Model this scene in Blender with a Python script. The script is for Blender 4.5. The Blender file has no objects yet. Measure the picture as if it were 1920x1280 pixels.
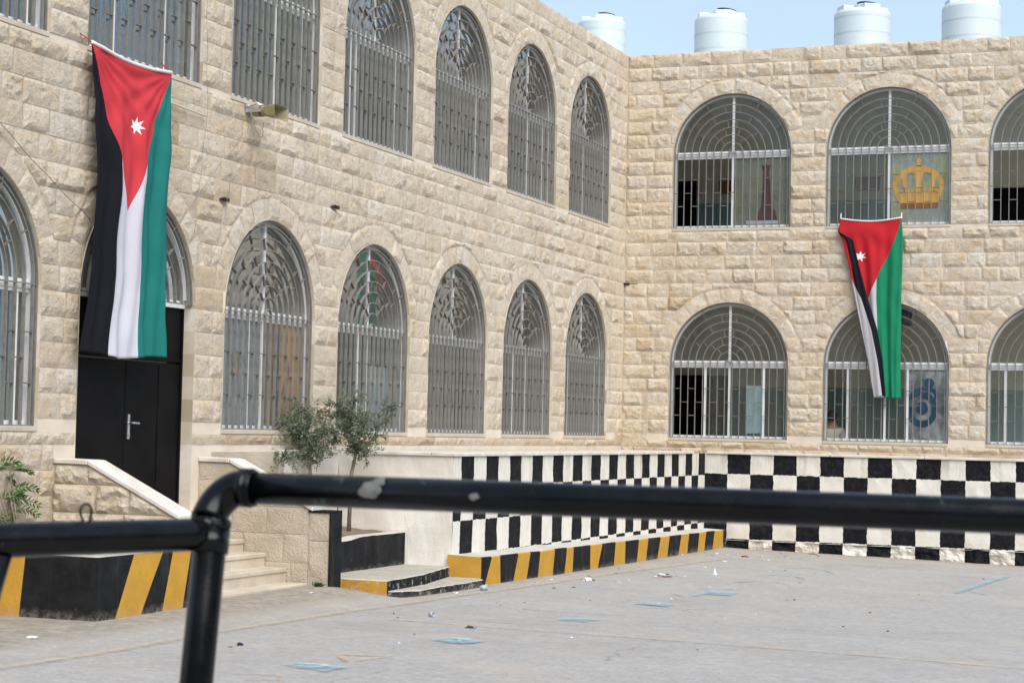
import bpy, bmesh, math, random
from mathutils import Vector, Matrix, noise
from mathutils.geometry import delaunay_2d_cdt
R = math.radians
scene = bpy.context.scene
COL = scene.collection
random.seed(7)

# ------------------------------------------------------------------ camera, sky, sun, exposure
CAM = Vector((9.3168, -29.0339, 0.0504)); YAW, PITCH, ROLL, FPX = R(-21.0533), R(2.6229), R(1.271), 3644.47
fw = Vector((math.sin(YAW)*math.cos(PITCH), math.cos(YAW)*math.cos(PITCH), math.sin(PITCH)))
rt = Vector((math.cos(YAW), -math.sin(YAW), 0)); up = rt.cross(fw)
ax = math.cos(ROLL)*rt + math.sin(ROLL)*up; ay = -math.sin(ROLL)*rt + math.cos(ROLL)*up
cd = bpy.data.cameras.new('camera'); cam = bpy.data.objects.new('camera', cd); COL.objects.link(cam)
cam.matrix_world = Matrix(((ax.x, ay.x, -fw.x, CAM.x), (ax.y, ay.y, -fw.y, CAM.y), (ax.z, ay.z, -fw.z, CAM.z), (0, 0, 0, 1)))
cd.sensor_width = 36; cd.lens = 36*FPX/1920; cd.clip_start = .1; cd.clip_end = 1000
cd.dof.use_dof = True; cd.dof.focus_distance = 26; cd.dof.aperture_fstop = 9
scene.camera = cam
SUN_EL, SUN_AZ = R(46), R(134)          # azimuth clockwise from +Y
world = bpy.data.worlds.new('World'); scene.world = world; world.use_nodes = True
wn = world.node_tree.nodes; wl = world.node_tree.links; wn.clear()
wo = wn.new('ShaderNodeOutputWorld'); wb = wn.new('ShaderNodeBackground'); sky = wn.new('ShaderNodeTexSky')
sky.sky_type = 'NISHITA'; sky.sun_disc = False; sky.sun_elevation = SUN_EL; sky.sun_rotation = SUN_AZ
sky.air_density = 1.0; sky.dust_density = .5; sky.ozone_density = 1.6
tcw = wn.new('ShaderNodeTexCoord'); mpw = wn.new('ShaderNodeMapping'); mpw.inputs['Scale'].default_value = (2.2, 2.2, 6)
nzw = wn.new('ShaderNodeTexNoise'); nzw.inputs['Scale'].default_value = 1.6; nzw.inputs['Detail'].default_value = 5
crw = wn.new('ShaderNodeValToRGB'); crw.color_ramp.elements[0].position = .40; crw.color_ramp.elements[1].position = .66
crw.color_ramp.elements[0].color = (.34, .34, .34, 1); crw.color_ramp.elements[1].color = (.85, .85, .85, 1)
mxw = wn.new('ShaderNodeMix'); mxw.data_type = 'RGBA'; mxw.inputs[7].default_value = (2.75, 3.4, 4.2, 1)
wl.new(tcw.outputs['Generated'], mpw.inputs[0]); wl.new(mpw.outputs[0], nzw.inputs['Vector']); wl.new(nzw.outputs[0], crw.inputs[0])
wl.new(crw.outputs[0], mxw.inputs[0]); wl.new(sky.outputs[0], mxw.inputs[6]); wl.new(mxw.outputs[2], wb.inputs[0])
wb.inputs[1].default_value = .074; wl.new(wb.outputs[0], wo.inputs[0])
sd = bpy.data.lights.new('sun', 'SUN'); sun = bpy.data.objects.new('sun', sd); COL.objects.link(sun)
sd.energy = 1.5; sd.angle = R(56); sd.color = (1, .95, .88)
sdir = Vector((math.sin(SUN_AZ)*math.cos(SUN_EL), math.cos(SUN_AZ)*math.cos(SUN_EL), math.sin(SUN_EL)))
sun.rotation_euler = sdir.to_track_quat('Z', 'Y').to_euler()
vs = scene.view_settings; vs.view_transform = 'Standard'; vs.look = 'None'; vs.gamma = 1; vs.use_curve_mapping = False
vs.exposure = 1.6
scene.cycles.use_denoising = True; scene.cycles.max_bounces = 8; scene.cycles.transparent_max_bounces = 12

# ------------------------------------------------------------------ helpers
class MB:
    def __init__(s): s.flat = []; s.v = []; s.f = []; s.m = []; s.t = []; s.tv = 0.5; s.uv = None
    def vert(s, p): s.v.append(tuple(p)); s.t.append(s.tv); return len(s.v)-1
    def face(s, idx, m=0): s.f.append(tuple(idx)); s.m.append(m)
    def poly(s, pts, m=0): s.face([s.vert(p) for p in pts], m)
    def box(s, x0, x1, y0, y1, z0, z1, m=0):
        b = len(s.v)
        for z in (z0, z1):
            for x, y in ((x0, y0), (x1, y0), (x1, y1), (x0, y1)): s.vert((x, y, z))
        for q in ((3, 2, 1, 0), (4, 5, 6, 7), (0, 1, 5, 4), (1, 2, 6, 5), (2, 3, 7, 6), (3, 0, 4, 7)): s.face([b+i for i in q], m)
    def prism(s, pts, d, m=0):
        """planar polygon pts swept by vector d"""
        n = len(pts); b = len(s.v); d = Vector(d)
        for p in pts: s.vert(p)
        for p in pts: s.vert(Vector(p)+d)
        s.face(range(b, b+n), m); s.face(range(b+2*n-1, b+n-1, -1), m)
        for i in range(n): j = (i+1) % n; s.face((b+j, b+i, b+n+i, b+n+j), m)
    def tube(s, pts, r, n=8, m=0, cap=True):
        pts = [Vector(p) for p in pts]; rs = r if isinstance(r, (list, tuple)) else [r]*len(pts); b = len(s.v); u = None
        for i, p in enumerate(pts):
            t = (pts[min(i+1, len(pts)-1)]-pts[max(i-1, 0)]).normalized()
            if u is None: u = t.cross(Vector((0, 0, 1)) if abs(t.z) < .9 else Vector((1, 0, 0))).normalized()
            u = (u-t*u.dot(t)).normalized(); w = t.cross(u)
            for k in range(n):
                a = 2*math.pi*k/n; s.vert(p+rs[i]*(math.cos(a)*u+math.sin(a)*w))
        for i in range(len(pts)-1):
            for k in range(n):
                k2 = (k+1) % n; s.face((b+i*n+k, b+i*n+k2, b+(i+1)*n+k2, b+(i+1)*n+k), m)
        if cap: s.flat += [len(s.f), len(s.f)+1]; s.face(range(b+n-1, b-1, -1), m); s.face(range(b+(len(pts)-1)*n, b+len(pts)*n), m)
    def lathe(s, prof, c=(0, 0, 0), n=28, m=0):
        b = len(s.v); c = Vector(c)
        for r, z in prof:
            for k in range(n): a = 2*math.pi*k/n; s.vert(c+Vector((r*math.cos(a), r*math.sin(a), z)))
        for i in range(len(prof)-1):
            for k in range(n): k2 = (k+1) % n; s.face((b+i*n+k, b+i*n+k2, b+(i+1)*n+k2, b+(i+1)*n+k), m)
    def mesh(s, name, mats, smooth=False):
        me = bpy.data.meshes.new(name); me.from_pydata(s.v, [], s.f)
        for m in (mats if isinstance(mats, (list, tuple)) else [mats]): me.materials.append(m)
        me.polygons.foreach_set('material_index', s.m)
        if smooth:
            sm_ = [True]*len(s.f)
            for i in s.flat: sm_[i] = False
            me.polygons.foreach_set('use_smooth', sm_)
        a = me.attributes.new('tint', 'FLOAT', 'POINT'); a.data.foreach_set('value', s.t)
        me.update(); return me
    def build(s, name, mats, parent=None, smooth=False, loc=None, rz=0): return link(name, s.mesh(name, mats, smooth), parent, loc, rz)
def link(name, data, parent=None, loc=None, rz=0):
    o = bpy.data.objects.new(name, data); COL.objects.link(o); o.parent = parent
    if loc is not None: o.location = loc
    o.rotation_euler = (0, 0, rz); return o
def tag(o, label=None, cat=None, group=None, kind=None):
    if label: o['label'] = label
    if cat: o['category'] = cat
    if group: o['group'] = group
    if kind: o['kind'] = kind
    return o
def empty(name, loc, label, cat, group=None, rz=0):
    o = link(name, None, None, loc, rz); o.empty_display_size = .1; return tag(o, label, cat, group)
def bevel(o, w=.004, seg=1):
    b = o.modifiers.new('bevel', 'BEVEL'); b.width = w; b.segments = seg; b.limit_method = 'ANGLE'; return o

# ------------------------------------------------------------------ materials
class NT:
    def __init__(s, name):
        s.mat = bpy.data.materials.new(name); s.mat.use_nodes = True; s.n = s.mat.node_tree.nodes; s.l = s.mat.node_tree.links
        s.b = s.n['Principled BSDF']; s.out = s.n['Material Output']; s.tc = s.n.new('ShaderNodeTexCoord')
    def put(s, inp, v):
        if isinstance(v, bpy.types.NodeSocket): s.l.new(v, inp)
        elif isinstance(v, (tuple, list)): inp.default_value = tuple(v)+((1,) if len(v) == 3 and inp.type == 'RGBA' else ())
        else: inp.default_value = v
    def math(s, op, a, b=0, c=0):
        n = s.n.new('ShaderNodeMath'); n.operation = op
        for i, v in enumerate((a, b, c)): s.put(n.inputs[i], v)
        return n.outputs[0]
    def mapping(s, scale, coord='Object'):
        m = s.n.new('ShaderNodeMapping'); s.l.new(s.tc.outputs[coord], m.inputs[0]); m.inputs['Scale'].default_value = scale; return m.outputs[0]
    def noise(s, scale, detail=4, rough=.55, vec=None, coord='Object', dist=0):
        n = s.n.new('ShaderNodeTexNoise'); n.inputs['Scale'].default_value = scale; n.inputs['Detail'].default_value = detail
        n.inputs['Roughness'].default_value = rough; n.inputs['Distortion'].default_value = dist
        s.l.new(vec if vec is not None else s.tc.outputs[coord], n.inputs['Vector']); return n.outputs[0]
    def ramp(s, f, stops):
        r = s.n.new('ShaderNodeValToRGB'); e = r.color_ramp.elements
        while len(e) < len(stops): e.new(.5)
        for i, (p, c) in enumerate(stops): e[i].position = p; e[i].color = (c, c, c, 1) if not isinstance(c, tuple) else c+(1,)
        s.put(r.inputs[0], f); return r.outputs[0]
    def mix(s, f, a, b, blend='MIX'):
        m = s.n.new('ShaderNodeMix'); m.data_type = 'RGBA'; m.blend_type = blend
        s.put(m.inputs[0], f); s.put(m.inputs[6], a); s.put(m.inputs[7], b); return m.outputs[2]
    def bump(s, h, strength=.3, dist=.01):
        n = s.n.new('ShaderNodeBump'); n.inputs['Strength'].default_value = strength; n.inputs['Distance'].default_value = dist
        s.put(n.inputs['Height'], h); s.l.new(n.outputs[0], s.b.inputs['Normal']); return n
    def attr(s, name):
        n = s.n.new('ShaderNodeAttribute'); n.attribute_name = name; return n.outputs['Fac']
    def xyz(s, coord='Object'):
        n = s.n.new('ShaderNodeSeparateXYZ'); s.l.new(s.tc.outputs[coord], n.inputs[0]); return n.outputs
    def done(s, col, rough=.8, metal=0, spec=None):
        s.put(s.b.inputs['Base Color'], col); s.put(s.b.inputs['Roughness'], rough); s.b.inputs['Metallic'].default_value = metal
        if spec is not None: s.b.inputs['Specular IOR Level'].default_value = spec
        return s.mat
def rough_mat(name, c1, c2, scale=6, rough=.85, bscale=40, bstr=.25, metal=0, spec=None, bdist=.01):
    t = NT(name); f = t.ramp(t.noise(scale, 6, .6), [(.35, 0.), (.65, 1.)]); c = t.mix(f, c1, c2)
    if bstr: t.bump(t.noise(bscale, 5, .65), bstr, bdist)
    return t.done(c, rough, metal, spec)
def stone_material(name, warm=0.):
    t = NT(name); a = t.attr('tint')
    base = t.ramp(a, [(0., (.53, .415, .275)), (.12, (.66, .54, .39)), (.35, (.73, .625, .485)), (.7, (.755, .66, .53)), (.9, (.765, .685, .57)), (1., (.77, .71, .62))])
    n1 = t.noise(7, 6, .62); n2 = t.noise(26, 6, .7, dist=.4); n3 = t.noise(2.2, 4, .6)
    v = t.ramp(n1, [(.49-warm, 0.), (.70-warm, .7)])
    c = t.mix(v, base, (.64, .465, .265))
    c = t.mix(t.ramp(n2, [(.54, 0.), (.72, .42)]), c, (.38, .30, .22))
    c = t.mix(t.ramp(n3, [(.45, 0.), (.7, .35)]), c, (.60, .55, .47))
    pit = t.math('MULTIPLY', t.ramp(t.noise(24, 5, .8), [(.56, 0.), (.68, .85)]), t.ramp(t.noise(5, 4, .6), [(.42, .15), (.60, 1.)]))
    c = t.mix(pit, c, (.27, .215, .15))
    st = t.noise(3.2, 5, .65, t.mapping((1.3, 1.3, .18)))
    c = t.mix(t.ramp(st, [(.55, 0.), (.75, .5)]), c, (.40, .325, .24))
    c = t.mix(t.ramp(t.noise(.9, 6, .75), [(.50, 0.), (.68, .42)]), c, (.52, .39, .245))
    t.bump(t.math('ADD', t.math('MULTIPLY', n2, .9), t.noise(60, 5, .8)), .9, .03)
    return t.done(c, .9, 0, .25)
M_stone_l = stone_material('limestone', -.01); M_stone_r = stone_material('limestone_warm', .035)
M_mortar = rough_mat('mortar', (.68, .60, .50), (.58, .50, .40), 3, .95, 60, .4)
M_smooth = rough_mat('smooth_limestone', (.52, .46, .38), (.44, .375, .29), 2.5, .85, 50, .25)
M_tooled = rough_mat('tooled_limestone', (.55, .48, .38), (.42, .35, .26), 2.2, .92, 55, .9, bdist=.02)
def dressed():
    t = NT('dressed_limestone'); c = t.ramp(t.attr('tint'), [(0., (.40, .325, .22)), (.4, (.54, .46, .35)), (1., (.70, .65, .57))]); c = t.mix(t.ramp(t.noise(5, 5, .7), [(.45, 0.), (.7, .45)]), c, (.42, .35, .26)); t.bump(t.noise(60, 4, .7), .4, .01); return t.done(c, .88, 0, .25)
M_jamb = dressed()
M_coping = rough_mat('coping_stone', (.66, .63, .58), (.52, .47, .40), 5, .85, 60, .2)
M_grille = rough_mat('grille_paint', (.215, .208, .188), (.155, .148, .132), 9, .55, 60, .1)
M_rung = rough_mat('rung_paint', (.17, .155, .13), (.11, .075, .05), 14, .7, 60, .1)
M_alu = rough_mat('white_aluminium', (.80, .80, .79), (.74, .75, .75), 3, .4, 50, 0)
M_dark = rough_mat('black_door_paint', (.004, .004, .0045), (.007, .007, .0075), 3, .5, 30, .06, spec=.07)
M_steel = rough_mat('brushed_steel', (.62, .62, .62), (.5, .5, .5), 8, .3, 50, 0, metal=.9)
M_rust = rough_mat('rusty_steel', (.05, .02, .013), (.03, .014, .01), 20, .9, 60, .3)
M_cream = rough_mat('cream_wall_paint', (.72, .67, .54), (.66, .61, .49), 1.2, .8, 30, .05)
M_teal = rough_mat('teal_dado_paint', (.25, .37, .36), (.21, .33, .32), 1.2, .6, 30, .05)
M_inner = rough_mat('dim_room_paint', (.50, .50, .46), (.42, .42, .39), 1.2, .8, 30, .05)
M_floor = rough_mat('interior_tile', (.55, .53, .49), (.48, .46, .43), 2, .5, 30, .05)
M_roof = rough_mat('roof_concrete', (.45, .43, .40), (.36, .34, .32), 2, .9, 30, .2)
M_soil = rough_mat('dry_soil', (.26, .20, .14), (.15, .11, .075), 9, .95, 40, .9, bdist=.03)
M_step = rough_mat('step_stone', (.58, .51, .41), (.44, .37, .28), 2.4, .8, 45, .3)
def glass_material():
    t = NT('window_glass'); t.n.remove(t.b)
    tr = t.n.new('ShaderNodeBsdfTransparent'); tr.inputs[0].default_value = (.93, .95, .94, 1)
    gl = t.n.new('ShaderNodeBsdfGlossy'); gl.inputs['Roughness'].default_value = .03; gl.inputs[0].default_value = (.9, .95, 1, 1)
    fr = t.n.new('ShaderNodeFresnel'); fr.inputs[0].default_value = 1.55
    f = t.math('MINIMUM', t.math('MULTIPLY_ADD', fr.outputs[0], .38, .0), 1)
    m = t.n.new('ShaderNodeMixShader'); t.put(m.inputs[0], f); t.l.new(tr.outputs[0], m.inputs[1]); t.l.new(gl.outputs[0], m.inputs[2])
    df = t.n.new('ShaderNodeBsdfDiffuse'); df.inputs[0].default_value = (.44, .45, .42, 1)
    m2 = t.n.new('ShaderNodeMixShader'); d = t.ramp(t.noise(3, 5, .6), [(.3, .05), (.7, .085)]); t.put(m2.inputs[0], d)
    t.l.new(m.outputs[0], m2.inputs[1]); t.l.new(df.outputs[0], m2.inputs[2]); t.l.new(m2.outputs[0], t.out.inputs[0]); return t.mat
M_glass = glass_material()
def checker_material(ztop, rowh):
    t = NT('checker_paint'); x = t.xyz(); u0 = t.attr('tint')           # tint holds the running length along the wall
    w1 = t.math('MULTIPLY_ADD', t.noise(9, 5, .7), .13, -.065); w2 = t.math('MULTIPLY_ADD', t.noise(11, 5, .7, t.mapping((1.7, 1.3, 1.1))), .14, -.07)
    a = t.math('FLOOR', t.math('ADD', u0, w1)); b = t.math('FLOOR', t.math('ADD', t.math('DIVIDE', t.math('SUBTRACT', ztop, x[2]), rowh), w2))
    par = t.math('MODULO', t.math('ADD', t.math('ADD', a, b), 100), 2)
    wht = t.mix(t.ramp(t.noise(4, 6, .65), [(.4, 0.), (.7, .5)]), (.71, .68, .61), (.54, .49, .41))
    drip = t.noise(2.6, 5, .7, t.mapping((2.4, 2.4, .22))); hi = t.ramp(x[2], [(0., 0.), (1., 1.)])
    top = t.math('MULTIPLY', t.ramp(drip, [(.50, 0.), (.68, .85)]), t.ramp(t.math('ADD', x[2], 1.), [(.30, .0), (.78, 1.)]))
    wht = t.mix(top, wht, (.33, .30, .25))
    low = t.math('MULTIPLY', t.ramp(t.noise(7, 6, .75), [(.45, 0.), (.62, .75)]), t.ramp(t.math('ADD', x[2], 1.72), [(.0, 1.), (.34, .0)]))
    wht = t.mix(low, wht, (.40, .34, .26))
    blk = t.mix(t.ramp(t.noise(14, 7, .8), [(.45, 0.), (.75, .6)]), (.006, .006, .008), (.045, .045, .05))
    chp = t.ramp(t.noise(19, 7, .8), [(.655, 0.), (.69, .7)]); t.bump(t.noise(45, 5, .7), .5, .015); return t.done(t.mix(chp, t.mix(par, blk, wht), (.50, .46, .39)), .8, 0, .15)
M_checker = checker_material(-.2, .36); M_checker2 = checker_material(-.205, .3275)
M_render = rough_mat('white_render', (.76, .73, .67), (.64, .59, .51), 1.8, .92, 60, .4, bdist=.012)
def worn_paint(name, c1, c2, base=(.42, .38, .32), amt=.66, z0=-1.66):
    t = NT(name); c = t.mix(t.ramp(t.noise(5, 6, .65), [(.35, 0.), (.7, 1.)]), c1, c2)
    c = t.mix(t.ramp(t.noise(16, 7, .75), [(amt, 0.), (amt+.06, .8)]), c, base)
    x = t.xyz(); stk = t.noise(7, 5, .7, t.mapping((1, 1, .12))); c = t.mix(t.ramp(stk, [(.55, 0.), (.78, .14)]), c, (.20, .19, .17))
    du = t.math('MULTIPLY', t.ramp(t.math('MULTIPLY', t.math('ADD', t.math('SUBTRACT', x[2], z0), t.math('MULTIPLY_ADD', t.noise(9, 6, .8), .16, -.08)), 9.), [(0., 1.), (1., 0.)]), t.ramp(t.noise(16, 6, .8), [(.42, .1), (.6, 1.)])); c = t.mix(t.math('MULTIPLY', du, .7), c, (.36, .32, .26))
    t.bump(t.noise(30, 5, .7), .4, .012); return t.done(c, .75, 0, .15)
M_yel = worn_paint('yellow_kerb_paint', (.53, .295, .045), (.44, .235, .04)); M_blk = worn_paint('black_kerb_paint', (.007, .007, .008), (.020, .021, .023), (.16, .15, .14), .66)
Yk, Bk, Bs = ((.53, .295, .045), (.44, .235, .04)), ((.007, .007, .008), (.020, .021, .023)), (.20, .19, .17)
M_yel2 = worn_paint('yellow_block_paint', *Yk, z0=-1.45); M_blk2 = worn_paint('black_block_paint', *Bk, Bs, .66, -1.45); M_yel3 = worn_paint('chipped_yellow_paint', *Yk, (.46, .42, .36), .57, -1.58); M_blk3 = worn_paint('chipped_black_paint', *Bk, (.40, .37, .32), .56, -1.60)
M_kerbtop = rough_mat('kerb_top_concrete', (.58, .55, .49), (.46, .43, .37), 4, .9, 60, .5)
M_slabtop = rough_mat('slab_concrete', (.45, .41, .335), (.34, .32, .265), 6, .9, 60, .5)
M_pipe = NT('pipe_paint'); 
def pipe_material():
    t = M_pipe; c = t.mix(t.ramp(t.noise(9, 5, .6), [(.4, 0.), (.75, 1.)]), (.0018, .002, .0024), (.0045, .005, .0065))
    ch = t.ramp(t.noise(11, 6, .6, dist=1.2), [(.655, 0.), (.69, 1.)]); c = t.mix(t.math('MULTIPLY', ch, .55), c, (.10, .125, .12)); c = t.mix(t.ramp(t.noise(38, 7, .85), [(.60, 0.), (.80, .30)]), c, (.12, .115, .10))
    t.bump(t.noise(60, 4, .6), .15, .003); return t.done(c, t.ramp(t.noise(20, 4), [(.3, .16), (.7, .30)]), 0, .26)
M_pipe = pipe_material()
M_chip = rough_mat('chipped_primer', (.15, .15, .135), (.09, .09, .085), 60, .7, 60, .2)
def asphalt():
    t = NT('worn_asphalt'); n1 = t.noise(26, 6, .85); n2 = t.noise(.7, 6, .6); n3 = t.noise(9, 6, .8)
    c = t.mix(t.ramp(n2, [(.3, 0.), (.7, 1.)]), (.37, .352, .328), (.415, .397, .373))
    c = t.mix(t.ramp(n1, [(.44, .0), (.62, .9)]), c, (.27, .255, .24)); c = t.mix(t.ramp(n3, [(.50, 0.), (.66, .6)]), c, (.50, .48, .455))
    v = t.n.new('ShaderNodeTexVoronoi'); v.feature = 'DISTANCE_TO_EDGE'; v.inputs['Scale'].default_value = .55
    nv = t.n.new('ShaderNodeTexNoise'); nv.inputs['Scale'].default_value = 1.4; nv.inputs['Detail'].default_value = 7; t.l.new(t.tc.outputs['Object'], nv.inputs['Vector'])
    vm = t.n.new('ShaderNodeMix'); vm.data_type = 'VECTOR'; vm.inputs[0].default_value = .35; t.l.new(t.tc.outputs['Object'], vm.inputs[4]); t.l.new(nv.outputs[1], vm.inputs[5]); t.l.new(vm.outputs[1], v.inputs['Vector'])
    ck = t.math('MULTIPLY', t.ramp(v.outputs[0], [(.0, 1.), (.006, 0.)]), t.ramp(t.noise(1.1, 3), [(.48, 0.), (.6, .75)]))
    c = t.mix(ck, c, (.13, .12, .11))
    ds = t.ramp(t.noise(1.3, 6, .7), [(.50, 0.), (.72, .7)]); c = t.mix(ds, c, (.46, .41, .345))
    dk = t.ramp(t.noise(.55, 6, .72), [(.52, 0.), (.68, .45)]); c = t.mix(dk, c, (.30, .28, .255))
    sc_ = t.ramp(t.noise(2.2, 7, .8, t.mapping((2.6, .7, 1))), [(.60, 0.), (.70, .4)]); c = t.mix(sc_, c, (.24, .225, .21))
    x = t.xyz(); wl_ = t.math('MULTIPLY_ADD', t.noise(1.7, 6, .7), 1.5, -.75)
    d1 = t.ramp(t.math('MULTIPLY', t.math('ADD', t.math('ADD', x[1], 1.6), wl_), .6), [(0., 0.), (1., 1.)]); d2 = t.ramp(t.math('MULTIPLY', t.math('ADD', t.math('SUBTRACT', 2.35, x[0]), wl_), 1.3), [(0., 0.), (1., .8)])
    drift = t.math('MULTIPLY', t.math('MAXIMUM', d1, d2), t.ramp(t.noise(6, 6, .75), [(.3, .35), (.65, 1.)])); c = t.mix(t.math('MULTIPLY', drift, .75), c, (.40, .33, .24)); e1 = t.ramp(t.math('MULTIPLY', t.math('ADD', t.math('ADD', x[1], .62), t.math('MULTIPLY', wl_, .35)), 2.2), [(0., 0.), (1., 1.)]); e2 = t.ramp(t.math('MULTIPLY', t.math('ADD', t.math('SUBTRACT', 1.95, x[0]), t.math('MULTIPLY', wl_, .25)), 4.), [(0., 0.), (1., 1.)]); c = t.mix(t.math('MULTIPLY', t.math('MULTIPLY', t.math('MAXIMUM', e1, e2), t.ramp(t.noise(9, 6, .8), [(.40, 0.), (.6, 1.)])), .7), c, (.19, .155, .115))
    t.bump(t.math('ADD', n1, t.math('MULTIPLY', n3, .8)), .7, .012); return t.done(c, .9, 0, .3)
M_asphalt = asphalt()
def ground_paint(name, col, cover=.52):
    t = NT(name); t.put(t.b.inputs['Base Color'], col); t.b.inputs['Roughness'].default_value = .85
    tr = t.n.new('ShaderNodeBsdfTransparent'); m = t.n.new('ShaderNodeMixShader')
    f = t.math('MULTIPLY', t.ramp(t.noise(12, 8, .85), [(cover-.14, .85), (cover+.10, .0)]), t.ramp(t.noise(3.1, 5, .7), [(.32, 1.), (.62, .3)]))
    t.put(m.inputs[0], f); t.l.new(tr.outputs[0], m.inputs[1]); t.l.new(t.b.outputs[0], m.inputs[2]); t.l.new(m.outputs[0], t.out.inputs[0]); return t.mat
P_yel = ground_paint('faded_yellow_line', (.58, .42, .23), .52); P_blu = ground_paint('faded_blue_paint', (.25, .46, .55), .60); P_wht = ground_paint('white_ground_paint', (.75, .75, .73), .6)
P_blf = ground_paint('very_faded_blue_paint', (.28, .43, .49), .55)

# ------------------------------------------------------------------ ground
def sst(t): t = max(0, min(1, t)); return t*t*(3-2*t)
def gz(x, y):
    near = -1.41-.165*sst((y+13.0)/.8)-.06*sst((y+11.9)/11.9)
    far = -1.425-.215*sst((y+20)/17)-.0125*max(0, y+3)/3
    k = sst((x-1.38)/.85)
    z = near*(1-k)+far*k
    return z-.0185*max(-1, min(x-1.78, 12))*sst((y+17)/9)-.006*max(0, min(x-1.78, 12))*(1-sst((y+17)/9))
def frange(a, b, s):
    n = max(1, int(round((b-a)/s))); return [a+(b-a)*i/n for i in range(n+1)]
g = MB(); xs = [-160, -60, -20, -6]+frange(-2, 12, .125)+[16, 25, 60, 160]; ys = [-200, -90, -50, -36]+frange(-30, 1, .125)+[6, 20, 60, 160]
for y in ys:
    for x in xs: g.vert((x, y, gz(x, min(y, 0))+.006*noise.noise((x*.8, y*.8, 0))))
nx = len(xs)
for j in range(len(ys)-1):
    for i in range(nx-1): g.face((j*nx+i, j*nx+i+1, (j+1)*nx+i+1, (j+1)*nx+i))
tag(g.build('ground', M_asphalt, smooth=True), 'pale worn asphalt schoolyard with faded paint and fine cracks', 'ground', kind='structure')
def gp(x, y, h=.012): return (x, y, gz(x, y)+.006*noise.noise((x*.8, y*.8, 0))+h)

# ------------------------------------------------------------------ school building: walls, stones, windows
school = empty('school_building', (0, 0, -1.6), 'two storey school of rough cream limestone with arched barred windows around the yard', 'building')
def part(o): o.parent = school; o.location.z += 1.6; return o
TOP, CH = 5.994, .2118
LW = [(-1.745-2.4688*(5-i), .956) for i in range(-1, 6)]      # left facade arch axes (index -1 .. 5), local a = world y
RW = [(1.7049+2.41*(i-1), .933) for i in range(1, 4)]
SPR = 1.157
def windows_of(ax_, door=None):
    out = []
    for i, (c, r) in enumerate(ax_):
        out.append((c, r, 3.24, 3.24+SPR-.005)); out.append((c, r, 0. if i != door else -.75, SPR))
    return out
LWIN = windows_of(LW, 1); RWIN = windows_of(RW)
def arch_pts(c, r, s, z, n=26, rr=None):
    return [(c-r, s)]+[(c-r*math.cos(math.pi*k/n), z+r*math.sin(math.pi*k/n)) for k in range(n+1)]+[(c+r, s)]
def backing(name, a0, a1, zb, wins, rz):
    vs_ = [(a0, zb), (a1, zb), (a1, TOP-.012), (a0, TOP-.012)]; ed = [(0, 1), (1, 2), (2, 3), (3, 0)]
    for c, r, s, z in wins:
        p = arch_pts(c, r, s, z); b = len(vs_); vs_ += p; ed += [(b+i, b+(i+1) % len(p)) for i in range(len(p))]
    V, _, F, _, _, _ = delaunay_2d_cdt([Vector(p) for p in vs_], ed, [], 1, 1e-5)
    mb = MB()
    for v in V: mb.vert((v.x, 0, v.y))
    n = len(V)
    for v in V: mb.vert((v.x, .28, v.y))
    for f in F:
        cx = sum(V[i].x for i in f)/3; cz = sum(V[i].y for i in f)/3
        if any(abs(cx-c) < r and s < cz and (cz < z or math.hypot(cx-c, cz-z) < r) for c, r, s, z in wins): continue
        nz = (V[f[1]]-V[f[0]]).cross(V[f[2]]-V[f[0]]); f = f if nz > 0 else f[::-1]
        mb.face(f); mb.face([i+n for i in f[::-1]])
    o = part(mb.build(name, M_mortar, None, rz=rz))
    for c, r, s, z in wins:
        rv = MB(); p = arch_pts(c, r, s, z)
        for i in range(len(p)-1):
            q, w = p[i], p[i+1]; cut = [0.]
            if abs(q[0]-w[0]) < 1e-6: cut += sorted((TOP-CH*k_-q[1])/(w[1]-q[1]) for k_ in range(36) if .001 < (TOP-CH*k_-q[1])/(w[1]-q[1]) < .999)
            cut.append(1.)
            for a, b_ in zip(cut, cut[1:]):
                rv.tv = random.random() if len(cut) > 2 else .5+.2*random.random(); A_ = (q[0]+(w[0]-q[0])*a, q[1]+(w[1]-q[1])*a); B_ = (q[0]+(w[0]-q[0])*b_, q[1]+(w[1]-q[1])*b_)
                rv.poly([(A_[0], -.012, A_[1]), (B_[0], -.012, B_[1]), (B_[0], .28, B_[1]), (A_[0], .28, A_[1])])
        part(rv.build('window_reveal', M_jamb, None, rz=rz))
    return o
backing('wall', -19.4, 0, -1.6, LWIN, R(90)); backing('wall', 0, 7.75, -1.6, RWIN, 0)

def clip_out(poly, c, z, rr, s):
    ins = lambda p: p[1] > s and (abs(p[0]-c) < rr if p[1] < z else math.hypot(p[0]-c, p[1]-z) < rr)
    if not any(ins(p) for p in poly): return poly
    out = []; n = len(poly)
    for i in range(n):
        p, q = poly[i], poly[(i+1) % n]; a, b = ins(p), ins(q)
        if not a: out.append(p)
        if a != b:
            lo, hi = p, q
            for _ in range(12):
                m = ((lo[0]+hi[0])/2, (lo[1]+hi[1])/2)
                if ins(m) == a: lo = m
                else: hi = m
            out.append(lo)
    return out
def dense(poly, d=.06):
    out = []; n = len(poly)
    for i in range(n):
        p, q = poly[i], poly[(i+1) % n]; k = max(1, int(math.hypot(q[0]-p[0], q[1]-p[1])/d+.5))
        out += [(p[0]+(q[0]-p[0])*j/k, p[1]+(q[1]-p[1])*j/k) for j in range(k)]
    return out
def area(p): return .5*sum(p[i][0]*p[(i+1) % len(p)][1]-p[(i+1) % len(p)][0]*p[i][1] for i in range(len(p)))
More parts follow.
